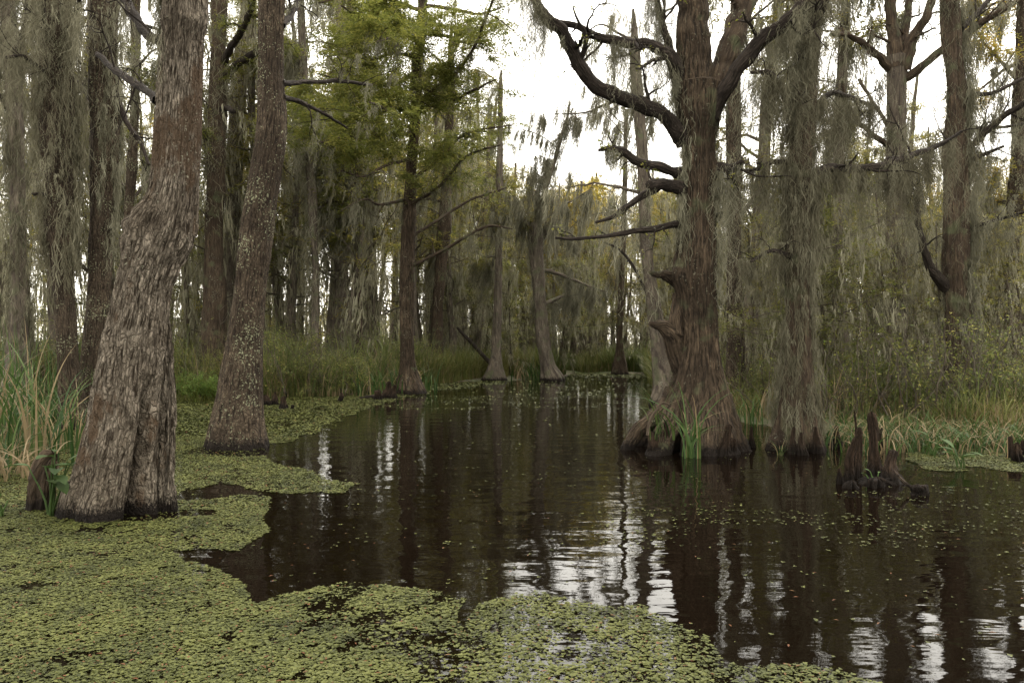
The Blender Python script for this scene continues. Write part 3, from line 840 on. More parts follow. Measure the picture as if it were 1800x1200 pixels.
t.limb([(1694, 265, 11), (1725, 240, 10), (1765, 205, 9), (1815, 170, 7)], -.8, tw=7)
t.limb([(1695, 290, 9), (1720, 275, 7), (1765, 258, 4)], -.5)
t.limb([(1692, 165, 7), (1740, 165, 6), (1790, 142, 5), (1830, 120, 4)], .5, tw=6)
t.limb([(1694, 405, 7), (1740, 390, 5), (1800, 372, 3)], -.6)
t.limb([(1690, 225, 7), (1750, 225, 5), (1820, 215, 4)], 1., tw=6)
t.hang([l[0] for l in t.limbs], 5, .8, .08, 70, .011)
t.hang([t.path], 7, 1.2, .16, 90, .011, t0=.2)
t.hang(t.tw, 3, .5, .05, 40, .011)
t.shag(.8, zpy(-20, 15), 8000, .5, .011, side=(-.2, .7), sd=.09)
t.finish()


# ------------------------------------------------------------------ the wood behind: prototypes and copies
def proto(seed, H, r0, leafm, mossn, nleaf, nb=20, leafsz=.14, mlen=1.5):
    rg = np.random.default_rng(seed)
    n = 40
    z = np.linspace(-.3, H, n)
    wob = np.stack([np.cumsum(rg.normal(0, .05, n)), np.cumsum(rg.normal(0, .05, n))], -1)
    k = np.ones(7) / 7
    wob = np.stack([np.convolve(np.pad(wob[:, i], 3, 'edge'), k, 'valid') for i in (0, 1)], -1)
    path = np.column_stack([wob + rg.normal(0, .03, 2) * z[:, None], z])
    rad = r0 * (.3 + .7 * (1 - z.clip(0) / H)) + r0 * .9 * np.exp(-z.clip(0) / .55)
    mt, mm, ml = MB(), MB(), MB()
    tube(mt, path, rad, 18, bark_disp(seed, .03, (6, .25, .6)))
    tws = []
    for b in range(nb):
        f = (rg.uniform(.16, 1) if b % 2 else rg.uniform(.45, 1)) * .98
        i = int(f * (n - 1))
        a = rg.uniform(0, 6.28)
        L = rg.uniform(1.0, 3.4) * (1.15 - .5 * f)
        pp = grow(path[i], [np.cos(a), np.sin(a), rg.uniform(.0, .9)], L, 9, .2, .03, .15, rg)
        rr = np.linspace(max(rad[i] * .3, .02), .01, 9)
        tube(mt, pp, rr, 5)
        tws.append(pp)
        tws += twigs(mt, pp, rr, 5, L * .4, rg, .012, levels=1, sides=4)
    for pa in tws:
        ln = np.sum(np.linalg.norm(np.diff(pa, axis=0), axis=1))
        c = rg.poisson(ln * mossn * .36)
        if c:
            i = rg.integers(0, len(pa), c)
            festoons(mm, pa[i], mlen * rg.gamma(2.2, .45, c).clip(.2, 2.3) * .8, .08 * rg.uniform(.5, 1.8, c), 16, .034, 3, .06, (-.12, 0), rg)
        if leafm is not None and rg.uniform() < nleaf and pa[0, 2] > H * .25:
            q = 7
            i = rg.integers(0, len(pa), q)
            d = rg.normal(0, 1, (q, 3)); d[:, 2] *= .25
            sprays(ml, pa[i], d, .6, 12, leafsz, rg, .3, .36)
    c = path[rg.integers(8, n - 2, int(11 * mossn))]
    if len(c):
        festoons(mm, c + rg.normal(0, .15, c.shape) * [1, 1, 0], 1.1 * rg.uniform(.5, 1.5, len(c)), .22, 22, .036, 3, .06, (-.1, 0), rg)
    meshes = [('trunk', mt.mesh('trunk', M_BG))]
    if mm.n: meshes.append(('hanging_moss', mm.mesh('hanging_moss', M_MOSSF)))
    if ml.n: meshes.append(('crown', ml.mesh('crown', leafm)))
    return meshes


def plant(meshes, name, loc, rz, sc, label, cat, group, tilt=(0, 0)):
    r = bpy.data.objects.new(name, None)
    COL.objects.link(r)
    r.location = loc
    r.rotation_euler = (tilt[0], tilt[1], rz)
    r.scale = (sc, sc, sc) if np.isscalar(sc) else sc
    tag(r, label, cat, group)
    for nm, me in meshes:
        o = bpy.data.objects.new(nm, me)
        COL.objects.link(o)
        o.parent = r
        if nm == 'hanging_moss': o['kind'] = 'stuff'
    return r


MOSSY = [proto(101, 13, .17, M_GREEN, 2.6, .45, 26), proto(102, 15, .24, M_OLIVE, 2.2, .5, 26), proto(103, 12, .12, M_OLIVE, 2.4, .6, 26), proto(104, 14, .15, M_OLIVE, 2.6, .65, 28)]
PALE = [proto(141, 13, .085, M_OLIVE, 1.3, .35, 12), proto(142, 12, .10, M_GOLD, 1.2, .5, 13)]
THIN = [proto(131, 9, .06, M_OLIVE, 2.6, .6, 22, .12, 1.2), proto(132, 7, .05, M_GREEN, 2.6, .8, 20, .11, 1.0), proto(133, 11, .075, M_OLIVE, 2.8, .3, 26, .12, 1.3)]
LEAFY = [proto(111, 17, .28, M_GREEN, .7, .95, 30), proto(112, 15, .22, M_OLIVE, .8, .9, 28), proto(113, 16, .25, M_GREEN, .9, .8, 28)]
GOLD = [proto(121, 12, .2, M_GOLD, .7, .95, 28), proto(122, 11, .17, M_GOLD, .5, .95, 26), proto(123, 12, .18, M_OLIVE, .7, .95, 28)]


def shore(px):
    return np.interp(px, [-2500, 300, 450, 640, 740, 860, 980, 1010, 1130, 1150, 1290, 1450, 1600, 1800, 3000],
                     [21, 21.5, 21., 21.8, 27, 31.5, 33, 37.5, 37.5, 24, 16, 14.2, 13.2, 12, 11.5])


rg = np.random.default_rng(77)
placed = []


def scatter(n, px0, px1, d0, d1, kinds, name, label, group, maxtop=None, h=None, mind=1.3, wild=False):
    c = 0
    tries = 0
    while c < n and tries < n * 60:
        tries += 1
        d = math.sqrt(rg.uniform(d0 * d0, d1 * d1))
        px = rg.uniform(px0, px1)
        if d < shore(px) + .8: continue
        x = (px - 900) / F * d
        if any((x - a) ** 2 + (d - b) ** 2 < mind ** 2 for a, b in placed): continue
        k = kinds[rg.integers(len(kinds))]
        sc = rg.uniform(.8, 1.2)
        sz = sc
        if maxtop is not None:
            hh = h[id(k)] * sc
            zt = CH + (600 - maxtop - rg.uniform(-30, 60)) / F * d
            sz = sc * min(1.25, zt / hh)
        placed.append((x, d))
        plant(k, name, (x, d, 0), rg.uniform(0, 6.28), (min(sc, sz * 1.15), min(sc, sz * 1.15), sz), label, 'tree', group, tuple(rg.normal(0, .035, 2)))
        c += 1


HT = {id(m): h for m, h in zip(MOSSY + LEAFY + GOLD + THIN + PALE, [13, 15, 12, 14, 17, 15, 16, 12, 11, 12, 9, 7, 11, 13, 12])}
# left wood
scatter(10, -250, 700, 23, 38, MOSSY, 'mossy_tree', 'slender moss hung trunk in the wood behind the left bank', 'moss hung trees behind the left bank')
scatter(8, -250, 660, 24, 46, LEAFY, 'leafy_cypress', 'tall green feathery cypress in the wood behind the left bank', 'green cypresses behind the left bank')
scatter(7, -350, 700, 38, 72, MOSSY + LEAFY[1:2], 'mossy_tree', 'slender moss hung trunk in the wood behind the left bank', 'moss hung trees behind the left bank')
# middle, tops kept low under the open sky
scatter(11, 700, 900, 32, 52, MOSSY, 'mossy_tree', 'grey mossy trunk in the wood beyond the end of the channel', 'moss hung trees beyond the channel', 240, HT)
scatter(10, 640, 860, 38, 60, LEAFY, 'leafy_cypress', 'green topped cypress in the wood beyond the end of the channel', 'green cypresses beyond the channel', 180, HT)
scatter(9, 880, 1150, 39, 60, MOSSY, 'mossy_tree', 'grey mossy trunk in the wood beyond the end of the channel', 'moss hung trees beyond the channel', 370, HT)
scatter(36, 870, 1230, 41, 70, GOLD, 'golden_cypress', 'yellow green autumn cypress under the open sky beyond the channel', 'golden cypresses beyond the channel', 330, HT)
# right wood
scatter(14, 1200, 1900, 19, 34, MOSSY, 'mossy_tree', 'slender moss hung trunk in the wood behind the right bank', 'moss hung trees behind the right bank', 260, HT)
scatter(15, 1130, 2100, 34, 66, MOSSY + GOLD, 'mossy_tree', 'slender moss hung trunk in the wood behind the right bank', 'moss hung trees behind the right bank', 300, HT)
scatter(24, 1500, 1980, 22, 42, GOLD, 'golden_cypress', 'yellow leaved tree in the wood behind the right bank', 'golden trees behind the right bank', 330, HT)

scatter(22, -300, 720, 22, 45, THIN, 'sapling', 'thin moss hung sapling among the trunks behind the left bank', 'saplings behind the left bank', mind=.7)
scatter(20, 720, 1180, 31, 50, THIN, 'sapling', 'thin moss hung sapling in the wood beyond the channel', 'saplings beyond the channel', 420, HT, mind=.7)
scatter(44, 1190, 2000, 15.5, 34, THIN, 'sapling', 'thin moss hung sapling among the trunks of the right bank', 'saplings of the right bank', 340, HT, mind=.6)
scatter(4, 1280, 1700, 20, 34, LEAFY[1:2] + GOLD[1:2] + THIN[1:2], 'leafy_cypress', 'thin crowned cypress rising over the right bank wood', 'leafy cypresses behind the right bank')
scatter(6, 430, 860, 27, 38, LEAFY[1:2], 'leafy_cypress', 'olive green cypress near the bend of the left bank', 'olive cypresses near the bend of the left bank')
scatter(6, 760, 900, 40, 56, LEAFY, 'leafy_cypress', 'green topped cypress in the wood beyond the end of the channel', 'green cypresses beyond the channel', 100, HT)
scatter(26, -300, 800, 34, 66, PALE, 'pale_sapling', 'slim pale straight trunk deep in the wood behind the left bank', 'slim pale trunks deep in the left wood', 90, HT, mind=.6)
scatter(34, 800, 1240, 40, 66, PALE, 'pale_sapling', 'slim pale straight trunk deep in the wood beyond the channel', 'slim pale trunks beyond the channel', 350, HT, mind=.6)
scatter(3, 380, 700, 24, 34, LEAFY, 'leafy_cypress', 'tall green feathery cypress in the wood behind the left bank', 'green cypresses behind the left bank')
# far mass of wood closing the view
mb = MB(); rf = np.random.default_rng(5)
fl = MB(); fm = MB()
n = 300
ang = rf.uniform(-.85, .85, n)
dd = rf.uniform(72, 100, n)
for a, d in zip(ang, dd):
    x, y = math.tan(a) * d, d
    px = 900 + math.tan(a) * F
    H = (rf.uniform(4.2, 7.5) if rf.uniform() < .72 else rf.uniform(8, 13)) * (1.0 if px < 800 else .9) * d / 80
    pth = np.array([[x, y, -.3], [x + rf.normal(0, .3), y, H * .5], [x + rf.normal(0, .6), y, H]])
    tube(mb, catmull(pth, 5), np.linspace(.15, .04, 5) * rf.uniform(.6, 1.5), 6)
    q = 7
    c = np.stack([x + rf.normal(0, 1.3, q), y + rf.normal(0, 1.3, q), rf.uniform(.12, .95, q) * H], -1)
    festoons(fm, c, rf.uniform(1.5, 4, q), .45, 12, .12, 2, .06, (-.1, 0), rf)
    q = 44
    c = np.stack([x + rf.normal(0, 2., q), y + rf.normal(0, 1.5, q), np.where(np.arange(q) < 24, rf.beta(1.3, 1.7, q) * H * 1.05, rf.uniform(0, 3.8, q))], -1)
    dr = rf.normal(0, 1, (q, 3)); dr[:, 2] *= .25
    sprays(fl, c, dr, 1.1, 8, .34, rf, .3, .45)
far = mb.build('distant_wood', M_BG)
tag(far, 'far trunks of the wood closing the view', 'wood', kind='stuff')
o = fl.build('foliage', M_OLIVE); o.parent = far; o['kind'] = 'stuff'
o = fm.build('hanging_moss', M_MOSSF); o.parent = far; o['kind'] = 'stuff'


# ------------------------------------------------------------------ ground and water
def axis(lo, hi, fine0, fine1, st, ST):
    a = list(np.arange(lo, fine0, ST)) + list(np.arange(fine0, fine1, st)) + list(np.arange(fine1, hi + ST, ST))
    return np.array(a)


xs = axis(-400, 400, -30, 30, .4, 10)
ys = axis(-60, 500, 1, 50, .4, 10)
X, Y = np.meshgrid(xs, ys)
px = 900 + X / np.clip(Y, .5, None) * F
df = (Y - shore(np.clip(px, -2500, 3000))) + 1.1 * fbm(np.stack([X * .35, Y * .35, X * 0], -1), 3)
Z = np.clip(df * .16, -.6, .07) + .04 * fbm(np.stack([X * 1.2, Y * 1.2, X * 0 + 5], -1), 3) * (df > -1) - .01
Z = np.where(Y < 5, -.6, Z)
idx = np.arange(X.size).reshape(X.shape)
q = np.stack([idx[:-1, :-1], idx[:-1, 1:], idx[1:, 1:], idx[1:, :-1]], -1)
mb = MB(); mb.add(np.stack([X, Y, Z], -1), q)
mg, nt, b = new_mat('swamp_mud')
tc = N(nt, 'ShaderNodeTexCoord')
n1 = N(nt, 'ShaderNodeTexNoise', Scale=9., Detail=8., Roughness=.7); nt.links.new(tc.outputs['Object'], n1.inputs['Vector'])
n2 = N(nt, 'ShaderNodeTexNoise', Scale=.7, Detail=4.); nt.links.new(tc.outputs['Object'], n2.inputs['Vector'])
c1 = ramp(nt, n1.outputs['Fac'], [(.3, (.02, .015, .01)), (.5, (.06, .045, .025)), (.7, (.13, .10, .06))])
c2 = ramp(nt, n1.outputs['Fac'], [(.3, (.025, .03, .01)), (.6, (.07, .09, .025)), (.8, (.12, .13, .04))])
nt.links.new(mix(nt, ramp(nt, n2.outputs['Fac'], [(.42, 0.), (.58, 1.)]), c1, c2), b.inputs['Base Color'])
bp = N(nt, 'ShaderNodeBump', Strength=.8, Distance=.05); nt.links.new(n1.outputs['Fac'], bp.inputs['Height']); nt.links.new(bp.outputs[0], b.inputs['Normal'])
b.inputs['Roughness'].default_value = .85
tag(mb.build('ground', mg), 'muddy swamp floor and low banks', 'ground', kind='structure')

mb = MB()
mb.add([[-400, -60, 0], [400, -60, 0], [400, 500, 0], [-400, 500, 0]], [[0, 1, 2, 3]])
mw, nt, b = new_mat('black_water')
tc = N(nt, 'ShaderNodeTexCoord')
def rip(scale, sx, sy, det):
    mp = N(nt, 'ShaderNodeMapping'); mp.inputs['Scale'].default_value = (sx, sy, 1)
    nt.links.new(tc.outputs['Object'], mp.inputs['Vector'])
    n_ = N(nt, 'ShaderNodeTexNoise', Scale=scale, Detail=det); nt.links.new(mp.outputs[0], n_.inputs['Vector'])
    return n_.outputs['Fac']
ra_, rb_ = rip(2.2, .7, 1.3, 1.5), rip(9., .6, 1.6, 1.)
ad = N(nt, 'ShaderNodeMath', operation='MULTIPLY_ADD'); nt.links.new(rb_, ad.inputs[0]); ad.inputs[1].default_value = .14; nt.links.new(ra_, ad.inputs[2])
bp = N(nt, 'ShaderNodeBump', Strength=1., Distance=.009); nt.links.new(ad.outputs[0], bp.inputs['Height']); nt.links.new(bp.outputs[0], b.inputs['Normal'])
b.inputs['Base Color'].default_value = (.003, .0018, .001, 1)
b.inputs['Roughness'].default_value = .02
b.inputs['IOR'].default_value = 1.333
b.inputs['Specular IOR Level'].default_value = .5
tag(mb.build('water', mw), 'dark brown still swamp water with soft ripples', 'water', kind='structure')


# ------------------------------------------------------------------ floating leaf mats
def inpoly(px, py, poly):
    poly = np.asarray(poly, float)
    c = np.zeros(px.shape, bool)
    j = len(poly) - 1
    for i in range(len(poly)):
        xi, yi = poly[i]; xj, yj = poly[j]
        m = ((yi > py) != (yj > py)) & (px < (xj - xi) * (py - yi) / (yj - yi + 1e-9) + xi)
        c ^= m
        j = i
    return c


MAT_L = [(-3000, 1700), (-3000, 660), (310, 690), (450, 690), (560, 695), (640, 692), (740, 676), (870, 667), (900, 671), (760, 688), (745, 694), (700, 704), (650, 718), (600, 738), (560, 758), (520, 775), (470, 784),
         (470, 800), (500, 822), (560, 832), (632, 850), (600, 864), (500, 868), (455, 858), (400, 852), (330, 864), (300, 880), (330, 886), (440, 874), (485, 884), (470, 915), (475, 940), (425, 968), (340, 970), (290, 978), (345, 988), (385, 1020), (440, 1068), (470, 1050), (520, 1040), (600, 1033), (700, 1040),
         (790, 1052), (830, 1068), (810, 1100), (825, 1120), (850, 1075), (950, 1050), (1100, 1062), (1180, 1090), (1250, 1112), (1290, 1150), (1400, 1148), (1500, 1180), (1590, 1215), (1700, 1400), (1700, 1700)]
MAT_R = [(1590, 802), (1640, 795), (1740, 790), (1900, 792), (2200, 800), (2200, 850), (1800, 834), (1720, 826), (1640, 822)]
MAT_F = [(985, 655), (1140, 655), (1150, 664), (1060, 663), (1000, 661)]


def cover(x, y):
    px_ = 900 + x / y * F
    py_ = 600 + CH / y * F
    wx = 14 * fbm(np.stack([x * 1.6, y * 1.6, x * 0], -1), 4) * (8 / y)
    wy = 9 * fbm(np.stack([x * 1.6, y * 1.6, x * 0 + 9], -1), 4) * (8 / y)
    a, b_ = px_ + wx, py_ + wy
    inn = inpoly(a, b_, MAT_L)
    g = fbm(np.stack([x * 3, y * 3, x * 0 + 2], -1), 4)
    dens = np.where(inn, 1.0, 0.)
    dens = np.where(inn & (g < -.62), .12, dens)
    # thinner rafts at the bottom middle
    thin = inn & (px_ > 760) & (py_ > 1040)
    dens = np.where(thin, .62, dens)
    dens = np.where(inn & (py_ > 1000) & (g < -.35), .3, dens)
    dens = np.where(inn & (((px_ - 205) / 125) ** 2 + ((py_ - 903) / 14) ** 2 < 1), .08, dens)      # dark water at the foot of the plated tree
    dens = np.where(inn & (((px_ - 425) / 85) ** 2 + ((py_ - 792) / 11) ** 2 < 1), .1, dens)
    g2 = fbm(np.stack([x * 11, y * 11, x * 0 + 7], -1), 2)
    dens = np.where(inn & (g2 + .35 * g < -.42), dens * .25, dens)
    r = inpoly(a, b_, MAT_R)
    dens = np.where(r, 1., dens)
    dens = np.where(inpoly(a, b_, MAT_F), .8, dens)
    return dens, px_, py_


rw_ = np.random.default_rng(21)
wd = MB()
for (y0, y1, sz, rho, lob) in ((2.9, 5.5, .0065, 9000, 1), (2.9, 4.6, .0125, 5200, 4), (4.6, 7.2, .0135, 5200, 3), (7.2, 12.5, .019, 3000, 2), (12.5, 22, .036, 900, 1), (22, 40, .07, 210, 1)):
    xw = y1 * .68
    m = int((y1 - y0) * 2 * xw * rho)
    x = rw_.uniform(-xw, xw, m); y = rw_.uniform(y0, y1, m)
    k = np.abs(x) < y * .68
    x, y = x[k], y[k]
    de, px_, py_ = cover(x, y)
    # loose drifting flecks on the open water
    g = fbm(np.stack([x * 1.1, y * 2.2, x * 0 + 31], -1), 4)
    drift = np.where((px_ > 1050) & (py_ > 855) & (py_ < 965), .013, .002) * np.where(g > .15, 2.6, .1)
    drift = np.where((py_ > 966) & (px_ > 1300), .003, drift)
    drift = np.where((py_ < 720) & (px_ > 620) & (g > .1), .12, drift)
    de = np.maximum(de, drift)
    kk = rw_.uniform(0, 1, len(x)) < de
    x, y, px_ = x[kk], y[kk], px_[kk]
    n = len(x)
    szv = sz * rw_.lognormal(0, .28, n).clip(.4, 1.7)
    base = np.stack([x, y, rw_.uniform(.002, .009, n)], -1)
    cl = .5 + .35 * fbm(np.stack([x * 5, y * 5, x * 0], -1), 3)
    a0 = rw_.uniform(0, 6.28, n)
    for l in range(lob):
        a = a0 + l * 6.28 / max(lob, 1) + rw_.normal(0, .2, n)
        dr = np.stack([np.cos(a), np.sin(a), rw_.uniform(.0, .35, n)], -1)
        av = np.clip(cl + rw_.normal(0, .24, n) - .25 * (szv < sz * .8), 0, .94)
        odd = rw_.uniform(0, 1, n) < .012
        av = np.where(odd, .99, av)
        leaves(wd, base if lob > 1 else base - dr * szv[:, None] * .5 * [1, 1, 0], szv, .85, .93, rw_, av, dr)
# fallen needles and leaf litter caught on the mat
m = 4200
y = 2.9 + 11 * rw_.uniform(0, 1, m) ** 1.3; x = rw_.uniform(-.68, .68, m) * y
de, _, _ = cover(x, y)
kk = rw_.uniform(0, 1, m) < np.maximum(de * .55, .05)
x, y = x[kk], y[kk]
a = rw_.uniform(0, 6.28, len(x))
leaves(wd, np.stack([x, y, np.full(len(x), .011)], -1), .03, .3, .95, rw_, rw_.uniform(.97, 1, len(x)), np.stack([np.cos(a), np.sin(a), 0 * a + .03], -1))
tag(wd.build('floating_weed', M_WEED, smooth=False), 'green mat of tiny floating leaves on the water', 'duckweed', kind='stuff')

# ------------------------------------------------------------------ grass
def blades(mb, base, H, w, lean, rng, var, segs=5):
    n = len(base)
    t = np.linspace(0, 1, segs + 1)
    a = rng.uniform(0, 6.28, n)
    d = np.stack([np.cos(a), np.sin(a), 0 * a], -1)[:, None]
    pos = base[:, None] + d * (H * lean)[:, None, None] * (t ** 2.2)[None, :, None]
    pos = pos + np.array([0, 0, 1.])[None, None] * (H[:, None, None] * (t - .45 * lean[:, None] * t ** 3)[..., None])
    a2 = a + np.pi / 2 + rng.normal(0, .5, n)
    s = np.stack([np.cos(a2), np.sin(a2), 0 * a], -1)[:, None]
    hw = (w[:, None] * .5 * (1 - t ** 2)[None] + .0006)[..., None]
    v = np.stack([pos - s * hw, pos + s * hw], 2)
    idx = np.arange(n * (segs + 1) * 2).reshape(n, segs + 1, 2)
    q = np.stack([idx[:, :-1, 0], idx[:, :-1, 1], idx[:, 1:, 1], idx[:, 1:, 0]], -1)
    mb.add(v, q, None, np.repeat(var, (segs + 1) * 2))


def grassband(name, label, px0, px1, depth, n, h0, h1, w, seed, dead=.2, off=.2):
    rg = np.random.default_rng(seed)
    px = rg.uniform(px0, px1, n)
    d = shore(px) + off + depth * rg.uniform(0, 1, n) ** 1.4
    x = (px - 900) / F * d
    g = fbm(np.stack([x * .8, d * .8, x * 0 + seed], -1), 3)
    k = g > -.35
    x, d, g = x[k], d[k], g[k]
    m = len(x)
    H = (h0 + (h1 - h0) * rg.beta(1.4, 2.2, m)) * (1 + .7 * g)
    var = np.clip(.45 + .35 * fbm(np.stack([x * .5, d * .5, x * 0 + 3 + seed], -1), 2) + rg.normal(0, .13, m), 0, .76)
    dd = rg.uniform(0, 1, m) < dead
    var = np.where(dd, rg.uniform(.82, 1, m), var)
    H = np.where(dd, H * .7, H)
    mb = MB()
    blades(mb, np.stack([x, d, np.full(m, -.02)], -1), H, w * rg.uniform(.5, 1.4, m), rg.uniform(.1, .75, m), rg, var)
    tag(mb.build(name, M_GRASS), label, 'grass', kind='stuff')


grassband('bank_grass', 'tall green and straw grass along the left bank', -500, 760, 6, 24000, .4, 2.1, .022, 1, .34)
grassband('bank_grass', 'green grass fringing the far end of the channel', 735, 1190, 6, 20000, .5, 1.3, .03, 2, .1)
grassband('bank_grass', 'tangled green and straw grass along the right bank', 1230, 2300, 9, 32000, .3, 1.3, .018, 3, .5)


def clump(name, label, px, py, n, h, w, seed, spread=.25, dead=.25, lean=(.2, .9), d=None, group=None, cat='reeds', mat=None, z=-.03):
    rg = np.random.default_rng(seed)
    d = d or CH * F / (py - 600)
    b0 = np.array([(px - 900) / F * d, d, 0])
    r = empty(name, b0, label, cat, group)
    nn = rg.normal(0, spread, (n, 2))
    base = np.column_stack([b0[0] + nn[:, 0], b0[1] + nn[:, 1], np.full(n, z)])
    var = rg.uniform(0, .78, n); var = np.where(rg.uniform(0, 1, n) < dead, rg.uniform(.84, 1, n), var)
    H = h * rg.uniform(.45, 1.15, n)
    o = MB(); blades(o, base, H, w * rg.uniform(.5, 1.3, n), rg.uniform(*lean, n), rg, var, 9)
    o.build('blades', mat or M_REED, r)
    return r


clump('reed_clump', 'tall reeds with long arching blades at the left picture edge', 15, 815, 110, 1.75, .030, 41, .42, .25)
clump('reed_clump', 'reeds and dead straw blades between left edge and plated tree', 85, 790, 110, 1.25, .022, 42, .38, .35)
clump('reed_clump', 'low broken straw reeds at the left edge below the tall reeds', 5, 838, 80, .7, .022, 43, .25, .75, (.5, 1.2))
clump('reed_clump', 'upright thin reeds against the moss shaggy trunk', 60, 745, 120, 1.9, .022, 44, .5, .1, (.05, .5))
clump('reed_clump', 'reeds at the left edge behind the arching ones', -60, 760, 120, 1.9, .026, 45, .7, .2, (.1, .7))
clump('grass_tuft', 'long bladed green tuft growing from the foot of the great cypress', 1212, 778, 26, 1.3, .028, 46, .07, .2, (.3, 1.1), d=10.3, cat='grass tuft')
clump('grass_tuft', 'green tuft arching over the left root of the great cypress', 1160, 758, 16, .95, .022, 47, .1, .1, (.4, 1.2), d=10.6, cat='grass tuft', z=.2)
clump('grass_tuft', 'small spiky tuft at the foot of the moss draped tree', 1372, 800, 22, .35, .008, 48, .03, .1, (.5, 1.2), cat='grass tuft')
clump('grass_tuft', 'tuft of broad blades between the great cypress and moss draped tree', 1320, 745, 40, .8, .022, 49, .2, .15, cat='grass tuft')
for k, (px, py) in enumerate([(735, 688), (700, 690), (648, 694), (940, 668), (922, 667), (560, 694)]):
    clump('grass_tuft', ['tuft of bright blades at the water foot of the green cypress', 'tuft of blades just left of the green cypress foot', 'tuft beside the low stump on the left bank',
                         'tuft at the left foot of the broken topped trunk', 'brown and green tuft left of the broken topped trunk', 'tuft at the middle of the left bank edge'][k],
          px, py, 60, 1.1, .035, 60 + k, .3, .2 if k != 4 else .7, cat='grass tuft')
for k, (px, py) in enumerate([(1500, 770), (1560, 765), (1640, 770), (1700, 760), (1760, 775), (1600, 740), (1740, 735), (1470, 745), (1800, 790), (1660, 792)] + [(1450 + 17 * j % 360, 742 + 31 * j % 52) for j in range(3, 25)]):
    clump('sedge_clump', 'straggling green and straw sedge on the muddy right bank', px, py, 60, .55, .02, 80 + k, .3, .35, (.4, 1.3), cat='sedge', group='sedge clumps on the right bank')


# broad-leaved water plant beside the plated tree
def leafblade(mb, base, tipdir, L, w, rng, var, curve=.3):
    n = 9
    t = np.linspace(0, 1, n)
    d = nrm(np.asarray(tipdir, float))
    pos = base + d * (t * L)[:, None]; pos[:, 2] -= curve * L * t ** 2
    s = nrm(np.cross(d, [0, 0, 1.]))
    hw = w * .5 * np.sin(np.pi * np.clip(t * .93 + .06, 0, 1)) ** .8
    mid = pos.copy(); mid[:, 2] -= hw * .3
    v = np.stack([pos - s * hw[:, None], mid, pos + s * hw[:, None]], 1)
    idx = np.arange(n * 3).reshape(n, 3)
    q = np.concatenate([np.stack([idx[:-1, j], idx[:-1, j + 1], idx[1:, j + 1], idx[1:, j]], -1) for j in (0, 1)])
    mb.add(v, q, None, var)


def broad(name, label, px, py, stems, seed, h=.6, lw=.09, ll=.3, group=None):
    rg = np.random.default_rng(seed)
    d = CH * F / (py - 600)
    b = np.array([(px - 900) / F * d, d, 0])
    r = empty(name, b, label, 'water plant', group)
    ms, ml = MB(), MB()
    for k in range(stems):
        a = rg.uniform(0, 6.28)
        pp = grow(b + [rg.normal(0, .02), rg.normal(0, .02), -.05], [np.cos(a) * .25, np.sin(a) * .25, 1], h * rg.uniform(.6, 1.1), 7, .07, 0, 0, rg)
        tube(ms, pp, np.linspace(.011, .005, 7), 7, None, .5)
        leafblade(ml, pp[-1], [np.cos(a), np.sin(a), rg.uniform(-.1, .9)], ll * rg.uniform(.7, 1.2), lw * rg.uniform(.7, 1.2), rg, rg.uniform(.2, .7), .4)
    ms.build('stems', M_REED, r); ml.build('leaves', M_REED, r)


broad('arrowhead_plant', 'broad leaved water plant with pale thick stems beside the plated tree', 90, 905, 11, 3, .55, .1, .28)
broad('arrowhead_plant', 'broad leaved plant at the edge of the right bank mat', 1690, 822, 6, 4, .3, .08, .26)
broad('arrowhead_plant', 'broad leaved plant behind the cypress knees', 1640, 800, 6, 5, .3, .06, .3)
broad('arrowhead_plant', 'small broad leaved plant cut by the lower left picture edge', 4, 905, 4, 6, .22, .03, .2)
broad('arrowhead_plant', 'small bright seedling growing on the knee cluster', 1536, 848, 4, 7, .18, .03, .07)

# bright fern bushes behind the lichen trunk
for k, (px, py, h) in enumerate([(335, 706, .75), (372, 704, .65)]):
    rg = np.random.default_rng(200 + k)
    d = CH * F / (py - 600)
    b = np.array([(px - 900) / F * d, d, 0])
    r = empty('fern_bush', b, ['bright green ferny bush on the mat just right of the plated tree', 'ferny bush touching the left side of the lichen spotted trunk'][k], 'bush')
    ms, ml = MB(), MB()
    for j in range(46):
        a = rg.uniform(0, 6.28)
        pp = grow(b + rg.normal(0, .16, 3) * [1, 1, 0], [np.cos(a) * .5, np.sin(a) * .5, 1], h * rg.uniform(.5, 1.1), 7, .1, 0, .08, rg)
        tube(ms, pp, np.linspace(.008, .003, 7), 4, None, .5)
        sprays(ml, pp[2:], np.diff(pp, axis=0)[1:] + rg.normal(0, .05, (5, 3)), .22, 16, .06, rg, .4, .35)
    ms.build('stems', M_GREEN, r); ml.build('fronds', leafmat('fern_green%d' % k, [(0, (.06, .11, .02)), (1, (.17, .24, .05))], .4), r)


grassband('bank_grass', 'short messy grass and broken straw at the foot of the left bank', -500, 760, 2.2, 9000, .15, .8, .02, 4, .5)
grassband('bank_grass', 'short messy grass and broken straw at the foot of the right bank', 1230, 2300, 4, 12000, .12, .6, .016, 5, .5, -.3)


